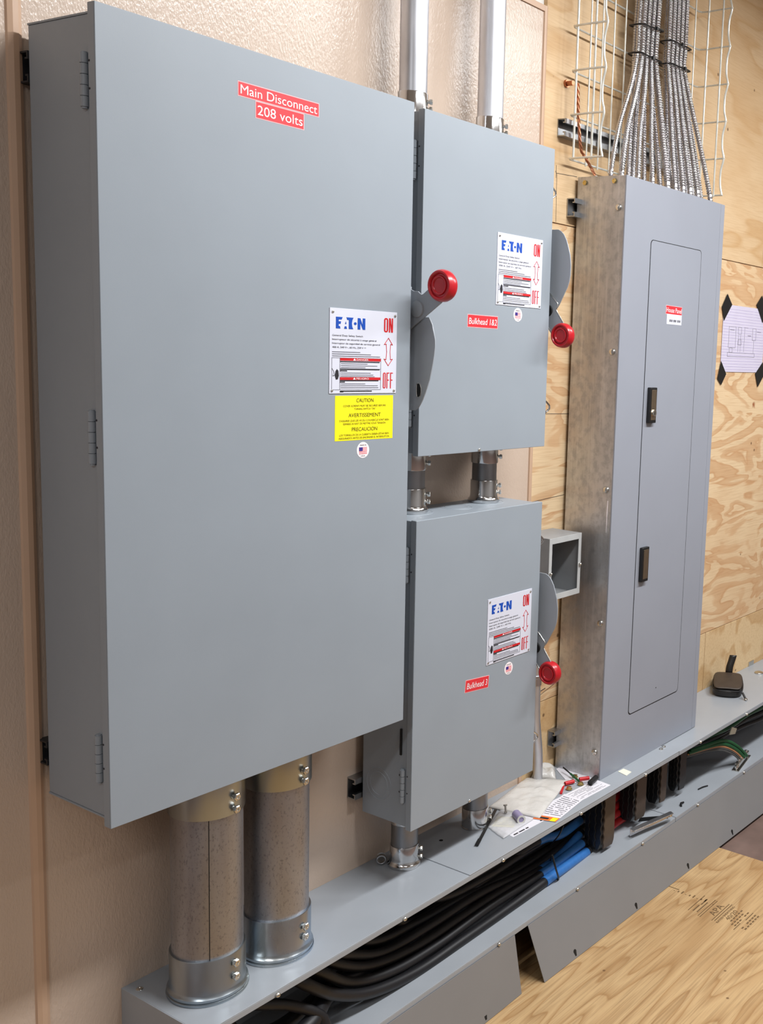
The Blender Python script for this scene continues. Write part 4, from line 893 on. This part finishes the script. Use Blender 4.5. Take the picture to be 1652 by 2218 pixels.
# wires to the right
GW = 'thin wires bundled in the far half of the trough'
for q, (dy, dz, m, lb) in enumerate(((0, 0, BLACK_RUB, 'front black'), (0.012, 0.008, BLACK_RUB, 'upper black'), (0.02, -0.008, BLACK_RUB, 'lower black'), (-0.006, 0.012, GREEN_INS, 'green'), (0.004, -0.014, BLACK_RUB, 'bottom black'))):
    P = [(1.80, 0.075+dy, -0.455+dz*0.6), (1.90, 0.065+dy, -0.468+dz), (2.03, 0.055+dy, -0.478+dz*1.3), (2.14, 0.055+dy, -0.482+dz), (2.25, 0.050+dy, -0.478+dz*1.6), (2.42, 0.045+dy, -0.486+dz*1.8), (2.7, 0.05+dy, -0.49+dz)]
    tag(obj('wire', tube(nb(), P, 0.0072, 10, 0.02), m), lb+' wire of the bunch running along the far half of the trough', 'wire', GW)
GGW = 'wires dropping to the ground bar'
for q, (a, r, m, lb) in enumerate(((0.0, 0.0055, GREEN_INS, 'thick green wire nearest the panel dropping to the ground bar'), (1.0, 0.0055, GREEN_INS, 'thick green wire at the far end of the ground bar'), (-0.7, 0.0030, ORANGE_INS, 'thin tan wire dropping to the ground bar'), (-1.2, 0.0026, GREY_INS, 'thin grey wire dropping to the ground bar'), (-1.7, 0.0026, GREY_INS, 'lowest thin dark wire dropping to the ground bar'))):
    P = [(1.86+0.01*a, 0.05, -0.475+0.004*a), (1.95, 0.032, -0.478+0.008*a), (2.03+0.006*a, 0.018, -0.489+0.010*a), (2.10+0.012*a, 0.008, -0.525+0.006*a), (2.150+0.018*a, -0.001, -0.566)]
    tag(obj('wire', tube(nb(), P, r, 10, 0.012), m), lb, 'wire', GGW)
tag(obj('splice_tag', quadslab(nb(), [(2.1136, 0.0300, -0.4599), (2.1486, 0.0300, -0.4747), (2.1374, 0.0300, -0.4903), (2.0968, 0.0300, -0.4815)], 0.004), CREAM, bevel=0.001), 'small pale tag hanging from the wires in the far trough', 'wire tag')
# ground bar
t = thing('ground_bar', 'small bright ground bar with screws on the trough floor under green wires', 'ground bar', (2.15, -0.005, ZL))
d = Vector((0.12, 0.024, 0)).normalized(); q = Vector((-d.y, d.x, 0)); o0 = Vector((2.088, -0.020, ZL))
def bar(a0, a1, b0, b1, z0, z1):
    B = nb(); c = [o0+d*a0+q*b0, o0+d*a1+q*b0, o0+d*a1+q*b1, o0+d*a0+q*b1]
    quadslab(B, [p+Vector((0, 0, z0)) for p in c], z1-z0); return B
obj('bar_body', bar(0.0, 0.128, 0.006, 0.020, 0.010, 0.022), STEEL, t, bevel=0.001)
obj('base_strap', bar(-0.012, 0.140, 0.002, 0.026, 0.0, 0.003), STEEL, t, bevel=0.0006)
for a in (-0.004, 0.022, 0.044, 0.066, 0.088, 0.110, 0.132):
    obj('terminal_screw', hexhead(nb(), o0+d*a+q*0.013+Vector((0, 0, 0.020 if 0 < a < 0.13 else 0.003)), (0, 0, 1), 0.0055, 0.004 if 0 < a < 0.13 else 0.007), STEEL, t)
# loose galvanised link bracket on the lower lip
t = thing('link_bracket', 'galvanised link bracket lying across the lower trough lip below the connectors', 'bracket', (1.54, -0.02, ZL))
B = nb(); P0, P1 = Vector((1.478, 0.012, ZL+0.004)), Vector((1.628, -0.026, ZL+0.016)); dd = (P1-P0).normalized(); up = Vector((0, 0, 1)); sd = dd.cross(up).normalized()
quadslab(B, [P0, P1, P1+up*0.016, P0+up*0.022], 0.0018); obj('flat_arm', B, EMT, t, bevel=0.0005)
B = nb(); quadslab(B, [P0+up*0.022, P1+up*0.016, P1+up*0.016+sd*0.016, P0+up*0.022+sd*0.018], 0.0016); obj('top_flange', B, EMT, t, bevel=0.0004)
obj('pivot_screw', pan(nb(), P1+up*0.008+sd*0.001, sd, 0.008, 0.006), STEEL, t)
obj('rivet', pan(nb(), P0+dd*0.012+up*0.010+sd*0.001, sd, 0.004, 0.003), STEEL, t)
# bits of debris on the trough floor
tag(obj('offcut', tube(nb(), [(1.735, -0.004, ZL+0.003), (1.745, 0.004, ZL+0.006), (1.760, 0.003, ZL+0.004)], 0.0028, 8, 0.004), BLACK_PLA), 'curled black offcut on the trough floor near the front lip', 'offcut')
tag(obj('offcut', tube(nb(), [(1.873, 0.016, ZL+0.002), (1.895, 0.012, ZL+0.003), (1.915, 0.006, ZL+0.002)], 0.0022, 8, 0.005), BLACK_PLA), 'straight black offcut on the trough floor under the farthest connector', 'offcut')
tag(obj('wire_strap', quadslab(nb(), [(1.575, 0.045, ZL+0.001), (1.60, 0.055, ZL+0.001), (1.66, 0.0, ZL+0.001), (1.645, -0.012, ZL+0.001)], 0.002), BLACK_PLA), 'flat black strap on the trough floor behind the link bracket', 'strap')

# ------------------------------------------------------------------ clutter on the trough lid
ZP0 = ZT+0.0018
def flat(name, label, cat, pts, z, mat, t=0.0003, curl=None):
    B = nb(); quadslab(B, [(p[0], p[1], z+(0 if curl is None else curl[i])) for i, p in enumerate(pts)], t)
    return tag(obj(name, B, mat, None, smooth=False), label, cat)
s1 = flat('instruction_sheet', 'long printed instruction sheet lying along the trough edge under the bags', 'paper', ((0.9643, 0.0113, -0.3895), (1.3456, -0.0034, -0.3895), (1.3514, 0.0471, -0.3895), (0.9778, 0.0716, -0.3895)), ZP0, PAPER)
def print_on(parent, pts, z, rows, cols, mat, seed, u0=0.05, u1=0.95, v0=0.1, v1=0.9, h=0.35):
    random.seed(seed); B = nb(); a, b, c, d4 = [Vector((p[0], p[1], 0)) for p in pts]
    def at(u, v): return (a.lerp(b, u)).lerp(d4.lerp(c, u), v)
    for r in range(rows):
        v = v0+(v1-v0)*(r+0.2)/rows; vh = (v1-v0)/rows*h; u = u0
        while u < u1-0.02:
            L = random.uniform(0.02, 0.10); e = min(u1, u+L)
            if random.random() < 0.8:
                q = [at(u, v), at(e, v), at(e, v+vh), at(u, v+vh)]
                quadslab(B, [(p.x, p.y, z) for p in q], 0.0002)
            u = e+0.01
    return obj('print', B, mat, parent, smooth=False)
pts1 = ((0.9643, 0.0113, -0.3895), (1.3456, -0.0034, -0.3895), (1.3514, 0.0471, -0.3895), (0.9778, 0.0716, -0.3895))
print_on(s1, pts1, ZP0+0.0004, 9, 1, INK_GREY, 3, 0.55, 0.97, 0.12, 0.9, 0.25)
print_on(s1, pts1, ZP0+0.0004, 1, 1, INK_BLACK, 4, 0.02, 0.40, 0.04, 0.14, 0.7)
pts2 = ((1.0650, 0.0335, -0.3895), (1.0843, -0.0206, -0.3895), (1.2255, -0.0002, -0.3895), (1.2263, 0.0575, -0.3895))
s2 = flat('instruction_sheet', 'folded printed sheet with an orange warning strip beside the milky bag', 'paper', pts2, ZP0+0.0012, PAPER)
print_on(s2, pts2, ZP0+0.0017, 11, 1, INK_GREY, 6, 0.08, 0.92, 0.22, 0.95, 0.28)
a, b, c, e4 = [Vector((p[0], p[1], 0)) for p in pts2]
B = nb(); quadslab(B, [(p.x, p.y, ZP0+0.0016) for p in (a, b, b.lerp(c, 0.15), a.lerp(e4, 0.15))], 0.0002)
os_ = obj('orange_strip', B, ORANGE, s2, smooth=False)
B = nb(); quadslab(B, [(p.x, p.y, ZP0+0.0019) for p in (a.lerp(b, 0.72), a.lerp(b, 0.95), a.lerp(b, 0.95).lerp(e4.lerp(c, 0.95), 0.13), a.lerp(b, 0.72).lerp(e4.lerp(c, 0.72), 0.13))], 0.0002)
obj('warning_mark', B, YELLOW, os_, smooth=False)
B = nb(); quadslab(B, [(p.x, p.y, ZP0+0.0019) for p in (a.lerp(b, 0.06).lerp(e4.lerp(c, 0.06), 0.04), a.lerp(b, 0.6).lerp(e4.lerp(c, 0.6), 0.04), a.lerp(b, 0.6).lerp(e4.lerp(c, 0.6), 0.10), a.lerp(b, 0.06).lerp(e4.lerp(c, 0.06), 0.10))], 0.0002)
obj('warning_print', B, INK_BLACK, os_, smooth=False)
flat('paper_sheet', 'plain white paper at the foot of the galvanised panel side', 'paper', ((1.3416, 0.1692, -0.3895), (1.2844, 0.0851, -0.3895), (1.3465, 0.0437, -0.3895), (1.3918, 0.1721, -0.3895)), ZP0+0.0008, PAPER)
# bags
def bag(name, label, pts, z, height, mat, seed, n=26):
    random.seed(seed); a, b, c, d4 = [Vector((p[0], p[1], 0)) for p in pts]; B = nb(); V = []
    for i in range(n+1):
        row = []
        for j in range(n+1):
            u, v = i/n, j/n; p = (a.lerp(b, u)).lerp(d4.lerp(c, u), v)
            e = min(u, 1-u, v, 1-v); dome = min(1.0, e*5.0)**0.6
            nz = noise.fractal(Vector((p.x*24+seed, p.y*24, seed)), 1.0, 2.0, 3)
            cr = abs(noise.noise(Vector((p.x*40+p.y*20, p.y*30, seed*3))))
            off = Vector((noise.noise(Vector((v*4, seed, 0))), noise.noise(Vector((u*4, seed, 5))), 0))*0.006
            row.append(B.verts.new((p.x+off.x, p.y+off.y, z+0.0006+height*dome*(0.55+0.35*nz+0.5*cr)+0.0012*max(0, nz))))
        V.append(row)
    for i in range(n):
        for j in range(n): B.faces.new((V[i][j], V[i+1][j], V[i+1][j+1], V[i][j+1]))
    o = obj(name, B, mat, None); o.data.set_sharp_from_angle(angle=math.radians(180))
    m = o.modifiers.new('s', 'SOLIDIFY'); m.thickness = 0.0004; m.offset = 1
    return tag(o, label)
tag(bag('plastic_bag', 'milky plastic bag lying on the trough lid below the Bulkhead 3 switch', ((1.0491, 0.1555, -0.3895), (1.0750, 0.0205, -0.3895), (1.3035, 0.0990, -0.3895), (1.2453, 0.1933, -0.3895)), ZP0+0.002, 0.010, BAG, 3), cat='plastic bag')
tag(bag('plastic_bag', 'crumpled plastic bag end standing behind the milky bag by the panel side', ((1.2480, 0.1802, -0.3895), (1.2836, 0.1246, -0.3895), (1.3487, 0.1806, -0.3895), (1.3068, 0.2137, -0.3895)), ZP0+0.002, 0.026, BAG, 8, 18), cat='plastic bag')
yp = flat('paper_slip', 'pale yellow printed slip inside the clear bag by the stub pipe', 'paper', ((0.9744, 0.0841, -0.3895), (1.0016, 0.0401, -0.3895), (1.0484, 0.0637, -0.3895), (1.0251, 0.1067, -0.3895)), ZP0+0.0012, PAPER_YELLOW)
print_on(yp, ((0.9744, 0.0841, -0.3895), (1.0016, 0.0401, -0.3895), (1.0484, 0.0637, -0.3895), (1.0251, 0.1067, -0.3895)), ZP0+0.0017, 5, 1, INK_GREY, 9, 0.08, 0.9, 0.15, 0.9, 0.4)
tag(bag('plastic_bag', 'clear plastic bag with a yellow slip beside the stub pipe', ((0.9655, 0.0878, -0.3895), (0.9421, 0.0216, -0.3895), (1.0624, 0.0287, -0.3895), (1.0613, 0.1266, -0.3895)), ZP0+0.002, 0.005, BAG_CLEAR, 12, 18), cat='plastic bag')
p = Vector((1.0253, 0.0369, -0.3895)); 
t = thing('small_spool', 'small purple and white plastic roll inside the clear bag', 'plastic roll', tuple(p+Vector((0, 0, 0.003))))
obj('roll', lathe(nb(), [(0.0055, 0), (0.0105, 0), (0.0105, 0.034), (0.0055, 0.034)], p+Vector((0, 0, 0.0145)), (0.5, 0.86, 0), 24), PURPLE, t)
obj('roll_end', lathe(nb(), [(0.0065, -0.0015), (0.0105, -0.0015), (0.0105, 0.0), (0.0065, 0.0), (0.0065, -0.0015)], p+Vector((0, 0, 0.0145)), (0.5, 0.86, 0), 24, False), WHITE_PLA, t)
# black tie strap leaning off the bag
q0, q1 = Vector((0.8784, 0.0463, -0.3895)), Vector((1.0315, 0.1192, -0.3895))
q0.z = ZP0+0.002; q1.z = ZP0+0.012
sd = (q1-q0).cross(Vector((0, 0, 1))).normalized()*0.0035
B = nb(); quadslab(B, [q0-sd, q0+sd, q1+sd, q1-sd], 0.0016)
qa = q0.lerp(q1, 0.0); qb = q0.lerp(q1, 0.16); quadslab(B, [qa-sd*1.25+Vector((0, 0, .0012)), qa+sd*1.25+Vector((0, 0, .0012)), qb+sd*1.25+Vector((0, 0, .0012)), qb-sd*1.25+Vector((0, 0, .0012))], 0.002)
tag(obj('nylon_strap', B, NYLON), 'black nylon strap lying across the clear bag by the stub pipe', 'strap')
# clear screw anchor on the bag
B = nb(); p = Vector((1.0422, 0.0967, -0.3895)); lathe(B, [(0.004, 0), (0.004, 0.004), (0.0025, 0.005), (0.0025, 0.016), (0.005, 0.017), (0.005, 0.020)], p+Vector((0, 0, 0.008)), (0.2, 0.3, 1), 12)
tag(obj('screw_anchor', B, STEEL), 'small bright screw standing on the clear bag', 'screw')
# sleeves, nuts, cap, screwdriver
GS = 'red sleeves on the instruction sheet'; GN = 'brass nuts on the instruction sheet'
def lying(name, label, cat, pa, pb, r, mat, group=None, hollow=False):
    a, b = Vector(pa), Vector(pb); a.z = b.z = ZP0+0.0012+r
    L = (b-a).length
    pr = [(r*0.7, 0.002), (r*0.72, 0), (r, 0), (r, L), (r*0.72, L), (r*0.7, L-0.002)]
    return tag(obj(name, lathe(nb(), pr, a, b-a, 16), mat), label, cat, group)
lying('red_sleeve', 'red plastic sleeve nearer the milky bag', 'sleeve', (1.2684, 0.0868, -0.3895), (1.2941, 0.0774, -0.3895), 0.0052, RED_VINYL, GS)
lying('red_sleeve', 'red plastic sleeve at the foot of the panel corner', 'sleeve', (1.3150, 0.0746, -0.3895), (1.3378, 0.0597, -0.3895), 0.0048, RED_VINYL, GS)
for (p, lb) in (((1.3278, 0.0971, -0.3895), 'brass nut nearest the panel side, behind the red sleeves'), ((1.2979, 0.0582, -0.3895), 'brass nut between the two red sleeves'), ((1.2563, 0.0648, -0.3895), 'brass nut in front of the nearer red sleeve')):
    B = nb(); lathe(B, [(0.0035, 0.0), (0.0085, 0.0), (0.0085, 0.002), (0.0062, 0.0035), (0.0062, 0.007), (0.0035, 0.0075)], (p[0], p[1], ZP0+0.0012), (0.1, 0.1, 1), 12)
    tag(obj('brass_nut', B, BRASS), lb, 'nut', GN)
lying('black_cap', 'short black tube lying by the bottom corner of the panel', 'tube', (1.3078, 0.0359, -0.3895), (1.3465, 0.0437, -0.3895), 0.0070, BLACK_PLA)
t = thing('screwdriver', 'thin green and black stick lying against the foot of the panel side', 'tool', (1.3186, 0.1039, -0.3895))
a, b = Vector((1.3330, 0.1399, -0.3895)), Vector((1.3046, 0.0687, -0.3895)); a.z = ZP0+0.016; b.z = ZP0+0.006; mid = a.lerp(b, 0.45)
obj('shank', lathe(nb(), [(0.0018, 0), (0.0022, (mid-a).length*0.3), (0.0018, (mid-a).length)], a, mid-a, 10), BLACK_PLA, t)
obj('handle', lathe(nb(), [(0.0022, 0), (0.0030, 0.003), (0.0030, (b-mid).length)], mid, b-mid, 12), GREEN_INS, t)
B = nb(); quadslab(B, [(1.2192, 0.0667, -0.3895), (1.2228, 0.0621, -0.3895), (1.2630, 0.0843, -0.3895), (1.2655, 0.0905, -0.3895)], 0.006); tag(obj('red_wedge', B, RED_VINYL), 'narrow red plastic wedge touching the milky bag edge', 'wedge')
# white card, clip, nut
flat('white_card', 'small cream card on the trough lid in front of the panel', 'card', ((1.4309, 0.0296, -0.3895), (1.4212, -0.0032, -0.3895), (1.4505, -0.0005, -0.3895), (1.4559, 0.0282, -0.3895)), ZP0, CREAM, 0.0012)
tag(obj('wall_clip', box(nb(), 2.540, 2.580, WY-0.004, WY+0.0005, -0.402, -0.372), STEEL, bevel=0.001), 'small bright metal clip on the plywood above the far trough', 'clip')
B = nb(); p = Vector((2.4933, 0.1235, -0.3895)); p.z = ZT; lathe(B, [(0.006, 0), (0.0155, 0), (0.0165, 0.002), (0.0155, 0.004), (0.010, 0.006), (0.006, 0.006)], p, (0, 0, 1), 14); 
tag(obj('loose_nut', B, STEEL), 'bright loose nut on the far trough lid right of the pouch', 'nut')
# ------------------------------------------------------------------ pouch
t = thing('pouch', 'small black leather zip pouch with a wrist loop on the far trough lid', 'pouch', (2.22, 0.11, ZT))
wv = Vector((0.45, -0.89, 0)).normalized(); dv = Vector((0.89, 0.45, 0)); o0 = Vector((2.150, 0.130, ZT))
def pp(u, d, z): return o0+wv*(0.100*u)+dv*(0.125*d)+Vector((0, 0, z))
B = nb(); lay = []
for z, inset, h0 in ((0.0, 0.10, 0), (0.006, 0.03, 0), (0.020, 0.0, 0), (0.030, -0.01, 0.0)):
    row = []
    for (u, d) in ((0, 0), (0.5, -0.05), (1, 0), (1.05, 0.5), (1.0, 0.95), (0.5, 1.05), (0.0, 0.95), (-0.05, 0.5)):
        uu = 0.5+(u-0.5)*(1-inset); dd_ = 0.5+(d-0.5)*(1-inset); row.append(B.verts.new(pp(uu, dd_, z*(1+0.55*max(0, d)))))
    lay.append(row)
for r0, r1 in zip(lay, lay[1:]):
    for i in range(8): B.faces.new((r0[i], r0[(i+1) % 8], r1[(i+1) % 8], r1[i]))
B.faces.new(lay[0][::-1]); B.faces.new(lay[-1])
ob = obj('pouch_body', B, LEATHER, t); m = ob.modifiers.new('sub', 'SUBSURF'); m.levels = m.render_levels = 2; ob.data.set_sharp_from_angle(angle=PI)
B = nb(); rows = []
for i in range(7):
    rows.append([B.verts.new(pp(0.5+(u-0.5)*(0.97 if 0 < i < 6 else 0.80), d, 0.030*(1+0.55*max(0, d))+0.009*math.sin(PI*min(1, max(0, (i+0.6)/7.2)))*(1-abs(u-0.5)*1.1)-0.003)) for u in (0, 0.25, 0.5, 0.75, 1) for d in (-0.01+1.02*i/6,)])
for r0, r1 in zip(rows, rows[1:]):
    for i in range(4): B.faces.new((r0[i], r0[i+1], r1[i+1], r1[i]))
ob = obj('pouch_top', B, LEATHER_TOP, t); m = ob.modifiers.new('so', 'SOLIDIFY'); m.thickness = 0.006; m.offset = -1
m = ob.modifiers.new('sub', 'SUBSURF'); m.levels = m.render_levels = 2; ob.data.set_sharp_from_angle(angle=PI)
zp = [pp(0.04, 0.9, 0.040), pp(0.01, 0.5, 0.034), pp(0.05, 0.06, 0.026), pp(0.5, -0.01, 0.0255), pp(0.95, 0.06, 0.026), pp(0.99, 0.5, 0.034), pp(0.96, 0.9, 0.040)]
obj('zip', tube(nb(), [tuple(p) for p in zp], 0.0024, 6, 0.01), BLACK_PLA, t)
a = pp(1.0, 0.04, 0.020); b = pp(1.12, -0.10, 0.003)
obj('zip_pull', tube(nb(), [tuple(a), tuple(a.lerp(b, 0.5)), tuple(b)], 0.0035, 8, 0.004), BLACK_PLA, t)
obj('zip_ring', lathe(nb(), [(0.004, 0), (0.005, 0.001), (0.005, 0.003), (0.004, 0.004)], b, (0, -0.5, 1), 14), STEEL, t)
l0 = pp(0.52, 0.97, 0.050); P = [l0, l0+Vector((0.004, 0.0, 0.020)), l0+Vector((0.012, -0.002, 0.040)), l0+Vector((0.018, -0.004, 0.058))]
B = nb(); rows = []
for i, p in enumerate(spline(P, 0.006)): rows.append([B.verts.new(p+wv*s*0.012+Vector((0, 0, 0))) for s in (-1, 1)])
for r0, r1 in zip(rows, rows[1:]): B.faces.new((r0[0], r0[1], r1[1], r1[0]))
ob = obj('wrist_loop', B, LEATHER, t); m = ob.modifiers.new('so', 'SOLIDIFY'); m.thickness = 0.007; m.offset = 0
